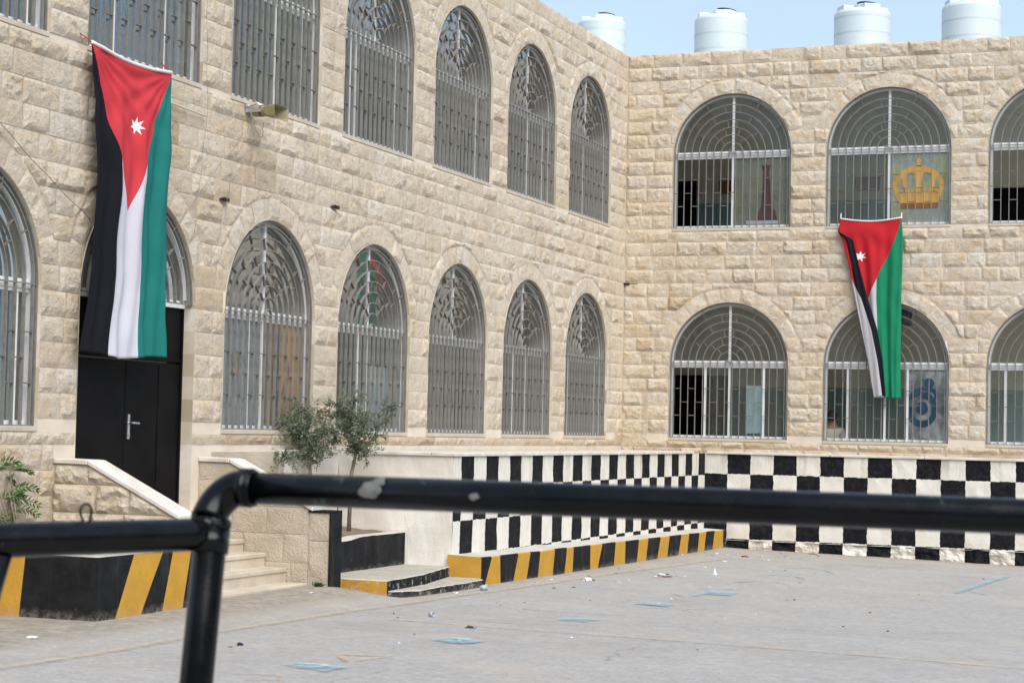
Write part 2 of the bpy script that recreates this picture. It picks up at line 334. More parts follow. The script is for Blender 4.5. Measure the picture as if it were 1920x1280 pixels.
def inset(poly, g_):
    n = len(poly); out = []
    for i in range(n):
        p0, p, q = poly[i-1], poly[i], poly[(i+1) % n]; e1 = Vector((p[0]-p0[0], p[1]-p0[1])); e2 = Vector((q[0]-p[0], q[1]-p[1]))
        if e1.length < 1e-6 or e2.length < 1e-6: out.append(p); continue
        e1.normalize(); e2.normalize(); m = Vector((-e1.y-e2.y, e1.x+e2.x))
        if m.length < 1e-3: out.append(p); continue
        m.normalize(); k = min(2., 1/max(.4, m.x*-e1.y+m.y*e1.x)); out.append((p[0]+m.x*g_*k, p[1]+m.y*g_*k))
    return out
def stone(mb, poly, rng, flat=1., step=.048, joint=.0032, tint=None, arch=False):
    """one rock faced stone: tooled margin, chipped faceted face; local coordinates (a, depth, z), face towards -y"""
    if area(poly) < 0: poly = poly[::-1]
    B = inset(dense(poly), joint)
    if area(B) < .004: return False
    mb.tv = rng.random() if tint is None else tint; sd_ = rng.random()*50
    xs_ = [p[0] for p in B]; zs_ = [p[1] for p in B]; x0, x1, z0, z1 = min(xs_), max(xs_), min(zs_), max(zs_)
    cx, cz = (x0+x1)/2, (z0+z1)/2; e = .003+.004*rng.random(); n = len(B)
    h0 = (.020+.026*rng.random())*flat; pl = [(h0*(.8+.8*rng.random()), rng.uniform(-.07, .07), rng.uniform(-.10, .12), rng.uniform(-.1, .1)*(x1-x0), rng.uniform(-.1, .1)*(z1-z0)) for _ in range(4)]
    ins = []
    def dist(px, pz):
        d = 9; w = False
        for i in range(n):
            ax_, az = B[i]; bx, bz = B[(i+1) % n]; dx, dz = bx-ax_, bz-az; L = dx*dx+dz*dz
            t = 0 if L == 0 else max(0, min(1, ((px-ax_)*dx+(pz-az)*dz)/L)); d = min(d, math.hypot(px-ax_-t*dx, pz-az-t*dz))
            if (az > pz) != (bz > pz) and px < (bx-ax_)*(pz-az)/(bz-az)+ax_: w = not w
        return d if w else -1
    for i in range(int((x1-x0)/step)+1):
        for j in range(int((z1-z0)/step)+1):
            px = x0+(i+.5+rng.uniform(-.32, .32))*step; pz = z0+(j+.5+rng.uniform(-.32, .32))*step; d = dist(px, pz)
            if d > .014:
                h = min(a+sx*(px-cx-ox)+sz*(pz-cz-oz) for a, sx, sz, ox, oz in pl); h = max(.006, min(.05*flat, h))
                zl = z0 if not arch else pz-d; wb = .022+.11*max(0, noise.noise((px*5+sd_, sd_, 3))+.15)+.05*max(0, noise.noise((px*17+sd_, sd_, 6)))
                h = h*min(1, (d-.002)/.028)*min(1, .12+(pz-zl)/wb)
                chip_ = max(0, noise.noise((px*9+sd_, pz*13, sd_+4))-.22)
                h += flat*(.008*noise.noise((px*8+sd_, pz*10, sd_))+.009*noise.noise((px*21, pz*24, sd_))+.006*noise.noise((px*43, pz*43, sd_)))-.045*chip_*flat
                ins.append((px, pz, e+max(.001, h)))
    V, _, F, OV, _, _ = delaunay_2d_cdt([Vector(p) for p in B]+[Vector(p[:2]) for p in ins], [(i, (i+1) % n) for i in range(n)], [], 1, 1e-6)
    b = len(mb.v)
    for v, ov in zip(V, OV):
        k = ov[0] if ov else 0; dep = e+.004*noise.noise((v.x*20, v.y*20, sd_)) if k < n else ins[k-n][2]
        mb.vert((v.x, -dep, v.y))
    for f in F:
        if len(f) == 3:
            p, q, r_ = V[f[0]], V[f[1]], V[f[2]]; c = (q-p).cross(r_-p)
            if abs(c) < 1e-7: continue
            mb.face([b+i for i in (f if c > 0 else f[::-1])])
    k = len(mb.v)
    for p in B: mb.vert((p[0], -(e+.004*noise.noise((p[0]*20, p[1]*20, sd_))), p[1]))
    for p in B: mb.vert((p[0], .008, p[1]))
    for i in range(n): j = (i+1) % n; mb.face((k+j, k+i, k+n+i, k+n+j))
    return True
RING = .225
def course_zb(spr):
    k = 0
    while TOP-CH*k > spr+.50: k += 1
    return TOP-CH*k
def facade_stones(a0, a1, wins, zend, seed, rz, lens, low=None):
    """list of (polygon, kind) for one facade"""
    rng = random.Random(seed); res = []
    for k in range(60):
        z1 = TOP-CH*k; z0 = z1-CH
        if z1 <= zend+.05: break
        segs = [(a0, a1)] if low is None or z1 > -.14 else [(a0, low)]; forced = []
        for c, r, s, z in wins:
            if z1 > s+.1 and z0 < z-.05:
                ns = []
                for p, q in segs:
                    if c+r <= p or c-r >= q: ns.append((p, q)); continue
                    if c-r > p: ns.append((p, c-r))
                    if c+r < q: ns.append((c+r, q))
                segs = ns
            elif z0 >= z-.05 and z0 < z+r+RING: forced.append(c)
        for p, q in segs:
            br = [p]+[c for c in forced if p < c < q]+[q]
            for p2, q2 in zip(br, br[1:]):
                w = q2-p2; cuts = [p2]
                if w < .34: pass
                else:
                    x = p2+(rng.uniform(.12, .4) if k % 2 and w > 1 else rng.uniform(*lens))
                    while x < q2-.14: cuts.append(x); x += rng.uniform(*lens)
                cuts.append(q2)
                for u, v in zip(cuts, cuts[1:]):
                    zt_, zb_ = z1, z0
                    poly = [(u, zb_), (v, zb_), (v, zt_), (u, zt_)]
                    for c, r, s, z in wins:
                        if v > c-r-RING and u < c+r+RING:
                            if zb_ < s < zt_ and s-zb_ > .08 and zt_-s < .1: poly = [(a, min(b, s-.045)) for a, b in poly]
                            if zt_ > z: poly = clip_out(dense(poly, .03), c, z, r+(0 if (zb_+zt_)/2 < course_zb(z) else RING), s)
                    if len(poly) > 2 and abs(area(poly)) > .008: res.append((poly, 'stone'))
    for c, r, s, z in wins:
        t0 = math.asin(min(.9, (course_zb(z)-z)/(r+.1))); n = rng.choice((9, 10, 11)); cuts = [t0+(math.pi-2*t0)*i/n+(rng.uniform(-.035, .035) if 0 < i < n else 0) for i in range(n+1)]
        for t1, t2 in zip(cuts, cuts[1:]):
            ro = r+RING+rng.uniform(-.012, .012); m = 4
            poly = [(c-r*math.cos(t1+(t2-t1)*i/m), z+r*math.sin(t1+(t2-t1)*i/m)) for i in range(m+1)]+[(c-ro*math.cos(t2+(t1-t2)*i/m), z+ro*math.sin(t2+(t1-t2)*i/m)) for i in range(m+1)]
            res.append((poly, 'arch_stone'))
    return res
def seen_size(P, a):
    d = P-CAM; t = d.dot(fw); u = d.dot(ax)/t*FPX; v = d.dot(ay)/t*FPX
    return a/(t*t)*(1. if abs(u) < 990 and abs(v) < 670 else 1e-4)*(abs(d.normalized().x) if P.x < .01 else 1)
allst = [(p, k, 0) for p, k in facade_stones(-19.3, -.012, LWIN, -1.5, 3, 0, (.24, .56), -15.35)]+[(p, k, 1) for p, k in facade_stones(.012, 7.7, RWIN, -.36, 5, 0, (.26, .52))]
rank = []
for i, (p, k, w) in enumerate(allst):
    cx = sum(q[0] for q in p)/len(p); cz = sum(q[1] for q in p)/len(p); P = Vector((0, cx, cz)) if w == 0 else Vector((cx, 0, cz))
    rank.append((-seen_size(P, abs(area(p))) if k == 'stone' else 0, i))
single = set(i for _, i in sorted(r_ for r_ in rank if allst[r_[1]][1] == 'stone')[:300]); rest = [MB(), MB()]
for i, (p, k, w) in enumerate(allst):
    rng = random.Random(1000+i); cx = sum(q[0] for q in p)/len(p); cz = sum(q[1] for q in p)/len(p)
    tn = min(1, max(0, rng.gauss(.55, .17)))
    if w == 0 and -13.9 < cx < -11.8 and 1.2 < cz < 3.3: tn = min(tn, rng.choice((.12, .25, .45, .6)))
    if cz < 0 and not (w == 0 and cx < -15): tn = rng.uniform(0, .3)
    if k == 'arch_stone': tn = .45+.5*rng.random()
    fl = rng.choice((.3, .45, .6, .8)) if w == 0 else rng.choice((.5, .65, .8, 1.)); fl *= .75 if k == 'arch_stone' else 1
    own = k == 'arch_stone' or i in single; mb = MB() if own else rest[w]
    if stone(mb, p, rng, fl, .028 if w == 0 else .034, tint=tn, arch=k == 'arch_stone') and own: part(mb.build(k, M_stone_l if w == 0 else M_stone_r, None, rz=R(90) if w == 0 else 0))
for i in (0, 1):
    if rest[i].f: tag(part(rest[i].build('stone_facing', (M_stone_l, M_stone_r)[i], None, rz=(R(90), 0)[i])), kind='stuff')

# window meshes: local frame x across, z up from the sill, y into the wall
def ring(mb, rad, th, y0, y1, z, n=22, m=0, t0=0, t1=math.pi):
    b = len(mb.v)
    for i in range(n+1):
        t = t0+(t1-t0)*i/n
        for rr, yy in ((rad-th/2, y0), (rad+th/2, y0), (rad+th/2, y1), (rad-th/2, y1)): mb.vert((-rr*math.cos(t), yy, z+rr*math.sin(t)))
    for i in range(n):
        for k in range(4): k2 = (k+1) % 4; mb.face((b+i*4+k, b+i*4+k2, b+i*4+4+k2, b+i*4+4+k), m)
G0, G1 = .018, .049
class WinSet: pass
def winset(r, h):
    W = WinSet(); W.r = r; W.h = h; sp = r/8
    mb = MB(); mb.box(-.0042, .0042, G0, G1, .012, h); W.bar = mb.mesh('grille_bar', M_grille); W.bx = [(-7.5+i)*sp for i in range(16)]
    W.rings = []
    for k in range(8): mb = MB(); ring(mb, (k+.5)*sp, .009, G0, G1, 0, 12+k*3); W.rings.append(mb.mesh('grille_ring', M_grille))
    mb = MB(); ring(mb, r-.012, .014, G0, G1, h, 30)
    mb.box(-r+.005, -r+.019, G0, G1, .012, h); mb.box(r-.019, r-.005, G0, G1, .012, h)
    mb.box(-r+.019, r-.019, G0+.006, G1-.006, h-.006, h+.006); mb.box(-r+.004, r-.004, G0+.004, G1+.01, -.0, .0115); W.gframe = mb.mesh('grille_frame', M_grille)
    mb = MB(); ht = h-.05
    for i in range(16):
        x0 = -r+.012 if i == 0 else W.bx[i-1]; x1 = W.bx[i]
        for f in ((.5,) if i % 2 == 0 else (.31, .685)):
            z = ht*(1-f); mb.box(x0+.0052, x1-.0052, G0+.003, G1-.003, z-.005, z+.005)
    for gap, angs in ((6, (119, 151)), (5, (99.5, 140)), (4, (119, 150)), (3, (99, 142)), (2, (135, 108)), (1, (129,)), (7, (118,))):
        for a0 in angs:
            for a in (a0, 180-a0):
                t = R(a); c, s = math.cos(t), math.sin(t); r0, r1 = (gap+.5)*sp+.006, min((gap+1.5)*sp-.006, r-.02); q = .005
                mb.prism([(r0*c-q*s, G0+.003, h+r0*s+q*c), (r0*c+q*s, G0+.003, h+r0*s-q*c), (r1*c+q*s, G0+.003, h+r1*s-q*c), (r1*c-q*s, G0+.003, h+r1*s+q*c)], (0, G1-G0-.006, 0))
    W.rung = mb.mesh('grille_rungs', M_rung); return W
FY0, FY1 = .076, .122
def window(W, loc, rz, stiles, open_panes=(), wide_arch=.04, bars=True):
    """stiles: fractions across; panes between them; returns the frame part"""
    r, h = W.r, W.h; mb = MB(); f = .042
    mb.box(-r+.002, -r+f, FY0+.008, FY0+.034, .0, h-.035); mb.box(r-f, r-.002, FY0+.008, FY0+.034, .0, h-.035)
    mb.box(-r+f, r-f, FY0, FY1, .0, .045); mb.box(-r+.002, r-.002, FY0-.012, FY1, h-.035, h+.038)
    ring(mb, r-.020, .036, FY0+.008, FY0+.034, h, 30, 0, R(2.4), R(177.6)); mb.box(-.019, .019, FY0+.01, FY0+.029, h+.038, h+r-.037)
    xs_ = [-r+f]; q = .017
    for s in stiles:
        x = -r+2*r*s; mb.box(x-q, x+q, FY0+.012, FY0+.029, .0452, h-.0352); xs_ += [x]
    xs_.append(r-f); mb.box(-r+f, r-f, FY0+.006, FY1-.006, h-.068, h-.0354)
    fo = part(mb.build('window', M_alu, None, loc=loc, rz=rz)); gy = FY0+.0295
    p = MB(); A = [(-(r-.036)*math.cos(math.pi*i/24), (r-.036)*math.sin(math.pi*i/24)) for i in range(25)]; A = [(a, max(b, .03)) for a, b in A]
    p.prism([(a, gy, h+b) for a, b in A], (0, .005, 0)); p.build('pane', M_glass, fo)
    for i, (a, b) in enumerate(zip(xs_, xs_[1:])):
        if i in open_panes: continue
        p = MB(); p.prism([(a+.004, gy, .04), (b-.004, gy, .04), (b-.004, gy, h-.06), (a+.004, gy, h-.06)], (0, .005, 0)); p.build('pane', M_glass, fo)
    for x in W.bx: link('grille_bar', W.bar, fo, (x, 0, 0))
    for me in W.rings: link('grille_ring', me, fo, (0, 0, h))
    link('grille_frame', W.gframe, fo); tag(link('grille_rungs', W.rung, fo), kind='stuff')
    s = MB(); s.box(-r+.001, r-.001, -.012, .20, -.043, -.001); bevel(s.build('sill', M_smooth, fo), .004); return fo
WL = winset(.956, SPR); WR = winset(.933, SPR); Q = R(90)
lo_st = [(.45, .9), None, (.35, .5), (.38, .52, .85), (.42,), (.33, .6), (.2, .38, .85)]; up_st = [(.55, .9), (.28, .72), (.55, .85), (.18, .26, .8), (.12, .42, .84), (.52, .85), (.48, .82)]
for i, (c, r) in enumerate(LW):
    if lo_st[i]: window(WL, (0, c, 0), Q, lo_st[i])
    window(WL, (0, c, 3.24), Q, up_st[i])
for i, (c, r) in enumerate(RW):
    window(WR, (c, 0, 0), 0, ((.295, .5, .79), (.19, .49, .67), (.14, .5))[i], ((0,), (0,), ())[i])
    window(WR, (c, 0, 3.24), 0, ((.5,), (.5,), (.5,))[i], ((0,), (), (0,))[i])
# door under its barred fanlight
dc, dr = LW[1]; DY = .12
d = MB(); d.box(-dr+.002, dr-.002, DY-.02, DY+.05, SPR-.035, SPR+.035); ring(d, dr-.02, .036, FY0, FY1, SPR, 30, 0, R(2.4), R(177.6)); d.box(-.02, .02, FY0, FY1, SPR+.036, SPR+dr-.037)
dfr = part(d.build('door', M_alu, None, loc=(0, dc, 0), rz=Q))
p = MB(); A = [(-(dr-.036)*math.cos(math.pi*i/24), max(.03, (dr-.036)*math.sin(math.pi*i/24))) for i in range(25)]; p.prism([(a, FY0+.03, SPR+b) for a, b in A], (0, .005, 0)); p.build('pane', M_glass, dfr)
for k, me in enumerate(WL.rings): link('grille_ring', me, dfr, (0, 0, SPR))
gf = MB(); ring(gf, dr-.012, .014, G0, G1, SPR, 30); gf.box(-dr+.01, dr-.01, G0+.006, G1-.006, SPR-.006, SPR+.006)
for gap, angs in ((6, (119, 151)), (5, (99.5, 140)), (4, (119, 150)), (3, (99, 142)), (2, (135,)), (1, (129,))):
    for a0 in angs:
        for a in (a0, 180-a0):
            t = R(a); c, s = math.cos(t), math.sin(t); sp = dr/8; r0, r1 = (gap+.5)*sp+.006, (gap+1.5)*sp-.006; q = .005
            gf.prism([(r0*c-q*s, G0+.003, SPR+r0*s+q*c), (r0*c+q*s, G0+.003, SPR+r0*s-q*c), (r1*c+q*s, G0+.003, SPR+r1*s-q*c), (r1*c-q*s, G0+.003, SPR+r1*s+q*c)], (0, G1-G0-.006, 0))
gf.build('grille_frame', M_grille, dfr)
for x0, x1, z0, z1 in ((-dr+.03, -.008, -.735, .60), (.0, dr-.03, -.735, .60), (-dr+.03, dr-.03, .615, SPR-.04)):
    d = MB(); d.box(x0, x1, DY, DY+.045, z0, z1); n = 'door_leaf' if z1 < .7 else 'door_head_panel'
    if z1 < .7: d.box(x0+.0 if x0 < -.1 else x0+.55, x0+.03 if x0 < -.1 else x0+.565, DY-.008, DY-.0005, z0+.02, z1-.02)
    else: d.box(x0, x1, DY-.01, DY-.0005, z0, z0+.03)
    bevel(d.build(n, M_dark, dfr), .005)
d = MB(); d.box(-dr+.003, -dr+.028, DY-.015, DY+.05, -.745, SPR-.037); d.build('door_frame', M_dark, dfr); d = MB(); d.box(dr-.028, dr-.003, DY-.015, DY+.05, -.745, SPR-.037); d.build('door_frame', M_dark, dfr)
d = MB(); d.box(.04, .075, DY-.012, DY-.0005, -.10, .12); d.tube([(.058, DY-.012, .045), (.058, DY-.05, .045), (.075, DY-.055, .045), (.16, DY-.055, .042)], .010, 8); d.lathe([(.0, -.075), (.012, -.072), (.012, -.06), (.0, -.058)], (.058, DY-.015, 0), 10)
d.build('handle', M_steel, dfr)

# interiors and roof
def wallslab(name, m, a): mb = MB(); mb.box(*a); return part(mb.build(name, m))
DH = (1.62, 1.46)
for z0, zc, nm in ((-.75, 2.32, 0), (2.5, 5.36, 1)):
    wallslab('interior_floor', M_floor, (-3.4, -.284, -19.4, 2.7, z0-.1, z0)); wallslab('interior_floor', M_floor, (-.28, 7.75, .284, 2.7, z0-.1, z0))
    wallslab('interior_ceiling', M_cream, (-3.4, -.284, -19.4, 2.7, zc, zc+.08)); wallslab('interior_ceiling', M_cream, (-.28, 7.75, .284, 2.7, zc, zc+.08))
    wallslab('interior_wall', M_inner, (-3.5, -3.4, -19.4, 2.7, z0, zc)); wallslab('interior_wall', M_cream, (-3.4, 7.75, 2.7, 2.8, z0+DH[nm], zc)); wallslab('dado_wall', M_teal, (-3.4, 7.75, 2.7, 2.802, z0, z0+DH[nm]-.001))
wallslab('end_wall', M_mortar, (7.75, 7.95, 2.71, 9, -1.6, TOP)); wallslab('end_wall', M_mortar, (7.75, 7.95, 0, .45, -1.6, TOP)); wallslab('end_wall', M_mortar, (7.75, 7.95, .451, 2.709, -1.6, -.4)); wallslab('end_wall', M_mortar, (7.75, 7.95, .451, 2.709, 2.1, 2.9)); wallslab('end_wall', M_mortar, (7.75, 7.95, .451, 2.709, 5.2, TOP)); wallslab('end_wall', M_mortar, (-9, 0, -19.6, -19.4, -1.6, TOP))  # right end openings are added, out of view, to let daylight into the corridors
wallslab('roof', M_roof, (-9, -.281, -19.4, 9, 5.44, 5.55)); wallslab('roof', M_roof, (-.28, 7.75, .281, 9, 5.44, 5.55))
wallslab('inner_door', M_dark, (-.2, .40, 2.66, 2.699, 2.51, 4.34)); wallslab('inner_door', M_dark, (5.2, 6.3, 2.66, 2.699, 2.51, 4.1)); wallslab('inner_door', M_dark, (.1, 1.05, 2.66, 2.699, -.74, 1.05))

def wing(nm, x0, x1, y0, y1, h, label, axis, at, span, m):  # plain blocks added out of view to darken reflections and cut low sky light
    r_ = empty(nm, ((x0+x1)/2, (y0+y1)/2, -1.7), label, 'building'); L = r_.location.copy()
    mb = MB(); mb.box(x0, x1, y0, y1, -2.2, h); o = mb.build('wall', m, r_); o.location -= L
    mb = MB(); mb.box(x0-.08, x1+.08, y0-.08, y1+.08, h+.003, h+.25); o = mb.build('parapet', M_smooth, r_); o.location -= L
    mb = MB(); p = arch_pts(0, .93, 0, 1.15, 14); mb.prism([(a, 0, b_) for a, b_ in p], (0, .05, 0)); me = mb.mesh('window', M_dark); n = int(span[1]-span[0])//3
    for i in range(n):
        for z in (0, 3.24):
            q = span[0]+1.5+3*i; o = link('window', me, r_, (q, at, z) if axis == 0 else (at, q, z), 0 if axis == 0 else Q); o.location -= L
wing('added_unseen_wing', -9, 34, -58, -50, 6., 'added unseen stone block behind the camera that darkens reflections in the yard', 0, -50.02, (-6, 30), M_smooth)
wing('added_unseen_wing', 30, 38, -49.5, -3, 6., 'added unseen stone block beyond the railing that cuts low sky light on the yard', 1, 30.02, (-46, -6), M_smooth)

# ------------------------------------------------------------------ checkered retaining wall (terrace)
XT, YT, ZT = 1.397, -.12, -.2
terr = empty('retaining_wall', (XT, -5, -1.6), 'low white rendered terrace wall painted with rough black checker squares below the windows', 'wall')
def tpart(o): o.parent = terr; o.location -= terr.location; return o
def runwall(name, A, B, n_, zb, uf, mat, out, rough=0., nz=8, zt=ZT-.03):
    """vertical face from A to B with a small relief, tint = checker column number"""
    mb = MB(); A = Vector(A); B = Vector(B); o = Vector(out)
    for i in range(n_+1):
        p = A.lerp(B, i/n_)
        for j in range(nz+1):
            z = zt+(zb-zt)*j/nz; q = p+o*(rough*noise.noise((p.x*7, p.y*7, z*8))+.35*rough*noise.noise((p.x*22, p.y*22, z*22))); mb.tv = uf(p)
            mb.vert((q.x, q.y, z))
    for i in range(n_):
        for j in range(nz): a = i*(nz+1)+j; mb.face((a, a+nz+1, a+nz+2, a+1))
    return tpart(mb.build(name, mat))
runwall('checker_panel', (XT, -10.087, 0), (XT, YT, 0), 80, -1.75, lambda p: (YT-p.y)/.3613, M_checker, (1, 0, 0), .012)
runwall('checker_panel', (XT, YT, 0), (8.2, YT, 0), 60, -1.53, lambda p: (p.x-XT)/.357+1, M_checker2, (0, -1, 0), .012)
runwall('base_course', (XT, YT-.018, 0), (8.2, YT-.018, 0), 150, -1.85, lambda p: (p.x-XT)/.357+1, M_checker2, (0, -1, 0), .06, 10, -1.525)
tb = MB(); tb.poly([(XT, YT-.03, -1.535), (8.2, YT-.03, -1.535), (8.2, YT+.02, -1.525), (XT, YT+.02, -1.525)]); tpart(tb.build('base_ledge', M_kerbtop))
runwall('end_face', (0.06, -10.087, 0), (XT, -10.087, 0), 24, -1.75, lambda p: 0, M_render, (0, -1, 0), .008)
for x0, x1, y0, y1 in ((-.0, XT+.03, -10.115, -10.6+.63), ):
    pass
def coping(x0, x1, y0, y1): mb = MB(); mb.box(x0, x1, y0, y1, ZT-.035, ZT+.004); bevel(tpart(mb.build('coping', M_coping)), .006)
yy = -10.115
for L in (2.1, 1.3, 2.4, 1.5, 2.0):
    coping(XT-.25, XT+.03, yy, min(yy+L-.012, -.16)); yy += L
xx = XT+.035
for L in (1.9, 1.4, 2.2, 1.4): coping(xx, xx+L-.012, YT-.03, YT+.112); xx += L
coping(.36, XT-.26, -10.115, -9.86); tb = MB(); tb.box(.02, XT-.255, -9.855, -.05, -.5, ZT-.006); tpart(tb.build('terrace_floor', M_kerbtop))
# rendered skirt against the left facade and its coping
tb = MB(); tb.box(-.002, .05, -11.43, -10.09, -1.5, ZT-.036); tpart(tb.build('skirt', M_render)); coping(-.002, .075, -11.43, -10.12)
tb = MB(); tb.box(-.002, .03, -12.74, -11.435, -1.5, -.215); tpart(tb.build('skirt', M_tooled))

# ------------------------------------------------------------------ striped kerb
KX = 1.76
KT = [-10.15, -9.854, -9.605, -9.067, -8.684, -8.363, -7.878, -7.464, -7.219, -6.598, -6.145, -5.613, -5.2, -4.621, -4.198, -3.632, -3.207, -2.622, -2.222, -1.679, -1.302, -.83, -.343, -.18]
KB = [-10.15, -10.07, -9.587, -9.226, -8.811, -8.444, -7.947, -7.542, -7.255, -6.597, -6.346, -5.68, -5.213, -4.716, -4.309, -3.806, -3.32, -2.787, -2.328, -1.782, -1.425, -.966, -.322, -.18]
kt = lambda y: -1.275-.0103*(y+10.1)+.008*noise.noise((y*1.5, 0, 0)); k = MB()
for i in range(len(KT)-1):
    m = 1 if i % 2 == 0 else 0; n = 4
    for s in range(n):
        a, b = s/n, (s+1)/n; f = lambda a_, q: Vector((KX+.006*noise.noise((KT[i]*3+a_, q*2, 1)), (KT[i]+(KT[i+1]-KT[i])*a_)*(1-q)+(KB[i]+(KB[i+1]-KB[i])*a_)*q, 0))
        for q0, q1 in ((0, .5), (.5, 1)):
            P = []
            for a_, q in ((a, q1), (b, q1), (b, q0), (a, q0)):
                v = f(a_, q); zt = kt(v.y); v.z = zt+(gz(KX, v.y)-.06-zt)*q-(.012 if q == 0 else 0); P.append(v)
            k.poly(P, m)
        ya, yb = KT[i]+(KT[i+1]-KT[i])*a, KT[i]+(KT[i+1]-KT[i])*b
        k.poly([(KX, ya, kt(ya)-.012), (KX, yb, kt(yb)-.012), (KX-.014, yb, kt(yb)), (KX-.014, ya, kt(ya))], m)
        k.poly([(KX-.014, ya, kt(ya)), (KX-.014, yb, kt(yb)), (XT-.02, yb, kt(yb)+.012), (XT-.02, ya, kt(ya)+.012)], 2)
k.poly([(XT-.02, -10.15, -1.75), (KX, -10.15, -1.75), (KX, -10.15, kt(-10.15)-.012), (KX-.014, -10.15, kt(-10.15)), (XT-.02, -10.15, kt(-10.15)+.012)], 0)
k.poly([(XT-.02, -.18, -1.8), (XT-.02, -.18, kt(-.18)), (KX-.014, -.18, kt(-.18)), (KX, -.18, kt(-.18)-.012), (KX, -.18, -1.8)], 1)
tag(k.build('striped_kerb', [M_yel, M_blk, M_kerbtop]), 'long low bench kerb with slanted black and yellow stripes along the checkered wall', 'kerb')

# ------------------------------------------------------------------ stairs, side walls, planters, slabs
stair = empty('staircase', (.5, -14, -1.41), 'short flight of worn pale stone steps up to the black double door', 'stairs')
ns = [(1.17, -1.384), (.958, -1.252), (.733, -1.125), (.506, -1.01), (.28, -.88), (.05, -.755)]
for i, (x, z) in enumerate(ns):
    y = -15.09
    for L in ((.72, .80, .6), (.55, .9, .67), (.8, .62, .7))[i % 3]:
        mb = MB(); y1 = min(y+L, -12.98); mb.box(-.12 if i == 5 else ns[i+1][0]-.03, x+.012, y+.003, y1-.003, z-.042, z); y = y1
        o = bevel(mb.build('tread', M_step, stair), .008, 2); o.location -= stair.location
    mb = MB(); mb.box(-.12, x, -15.088, -12.982, -1.6, z-.043); o = mb.build('riser', M_step, stair); o.location -= stair.location
def side_wall(name, y0, y1, label, zshift=0., rock=False, face=-1):
    """stair side wall: sloping top, stone blocks on the face towards the camera, white coping, post at the foot"""
    root = empty(name, (.7, (y0+y1)/2, -1.41), label, 'stair wall')
    top = [(.0, -.262), (.335, -.268), (1.22, -.69), (1.385, -.70)]
    def zt(x):
        for (a, b), (c, d_) in zip(top, top[1:]):
            if x <= c: return b+(d_-b)*(x-a)/(c-a)
        return top[-1][1]
    pts = [(0.0, -1.6), (1.385, -1.6)]+[(x, z-.04) for x, z in top[::-1]]
    core = MB(); core.prism([(x, y0+.02, z) for x, z in pts], (0, y1-y0-.02, 0)); o = core.build('core', M_mortar, root); o.location -= root.location
    rng = random.Random(3); rows = [-1.6, -1.40, -1.205, -.945, -.70, -.47, -.25]
    for z0, z1 in zip(rows, rows[1:]):
        x = .004
        while x < 1.15:
            x1 = x+rng.uniform(.3, .5); x1 = 1.17 if x1 > 1.0 else x1
            poly = [(x, z0), (x1, z0)]+[(x1+(x-x1)*i/4, min(z1, zt(x1+(x-x1)*i/4)-.042)) for i in range(5)]
            if min(q[1] for q in poly[2:]) > z0+.02 or max(q[1] for q in poly[2:]) > z0+.07:
                poly = [poly[0], poly[1]]+[(a, max(b, z0+.008)) for a, b in poly[2:]]
                mb = MB(); stone(mb, poly, rng, 1.5 if rock else .13, .04, .003 if rock else .0018, .35+.3*rng.random())
                if mb.f: o = mb.build('stone', M_stone_l if rock else M_tooled, root, loc=(0, y0+.018, 0)); o.location -= root.location
            x = x1
    for z0, z1 in ((-1.6, -1.0), (-.997, -.742)):
        mb = MB(); stone(mb, [(1.173, z0), (1.383, z0), (1.383, z1), (1.173, z1)], rng, .3, .04, .003, .3); o = mb.build('stone', M_tooled, root, loc=(0, y0+.016, 0)); o.location -= root.location
    for (a, b), (c, d_) in zip(top[:2], top[1:3]):
        mb = MB(); e = .003; mb.prism([(a+e, y0-.012, b-.04), (c-e, y0-.012, d_-.04), (c-e, y0-.012, d_), (a+e, y0-.012, b)], (0, y1-y0+.024, 0)); o = bevel(mb.build('coping', M_coping, root), .006); o.location -= root.location
    mb = MB(); mb.box(1.386, 1.40, y0-.0, y1, -1.6, -.735); mb.box(1.17, 1.40, y0-.004, y1, -.739, -.72); o = mb.build('end_face', M_blk if not rock else M_tooled, root); o.location -= root.location
    return root
side_wall('stair_side_wall', -12.976, -12.74, 'smooth dressed stone stair wall with black painted end, beside the olive trees')
side_wall('stair_side_wall', -15.34, -15.1, 'rock faced stone stair wall with pale sloping coping, behind the bush and striped block', rock=True)
# striped planter wall in front of the left stair wall
b = MB(); z0, z1 = -1.5, -.945
def bx(y, z): return (1.38+.004*noise.noise((y*5, z*5, 0)), y, z)
tops = [(-16.76, 1), (-16.267, 0), (-15.852, 1), (-15.70, 0), (-15.42, 1), (-15.345, 1)]; bots = [-16.76, -16.55, -16.21, -15.87, -15.56, -15.345]
for i in range(5):
    for q0, q1 in ((0, .5), (.5, 1.)):
        P = []
        for yt, yb, q in ((tops[i][0], bots[i], q1), (tops[i+1][0], bots[i+1], q1), (tops[i+1][0], bots[i+1], q0), (tops[i][0], bots[i], q0)): P.append(bx(yt*(1-q)+yb*q, z1+(z0-z1)*q))
        b.poly(P, tops[i][1])
for xa, xb, m in ((.0, .22, 0), (.22, .45, 1), (.45, .75, 0), (.75, 1.38, 1)):
    dd = -.05; b.poly([(xa+(dd if xa else 0), -16.76, z0), (xb+(dd if xb < 1 else 0), -16.76, z0), (xb, -16.76, z1), (xa, -16.76, z1)], m)
b.poly([(-.0, -16.76, z1), (1.38, -16.76, z1), (1.38, -15.345, z1), (1.16, -15.345, z1), (1.16, -16.54, z1), (-.0, -16.54, z1)], 2)
b.poly([(1.16, -16.54, z1), (1.16, -15.345, z1), (1.16, -15.345, z0), (1.16, -16.54, z0)], 2); b.poly([(0, -16.54, z1), (1.16, -16.54, z1), (1.16, -16.54, z0), (0, -16.54, z0)], 2)
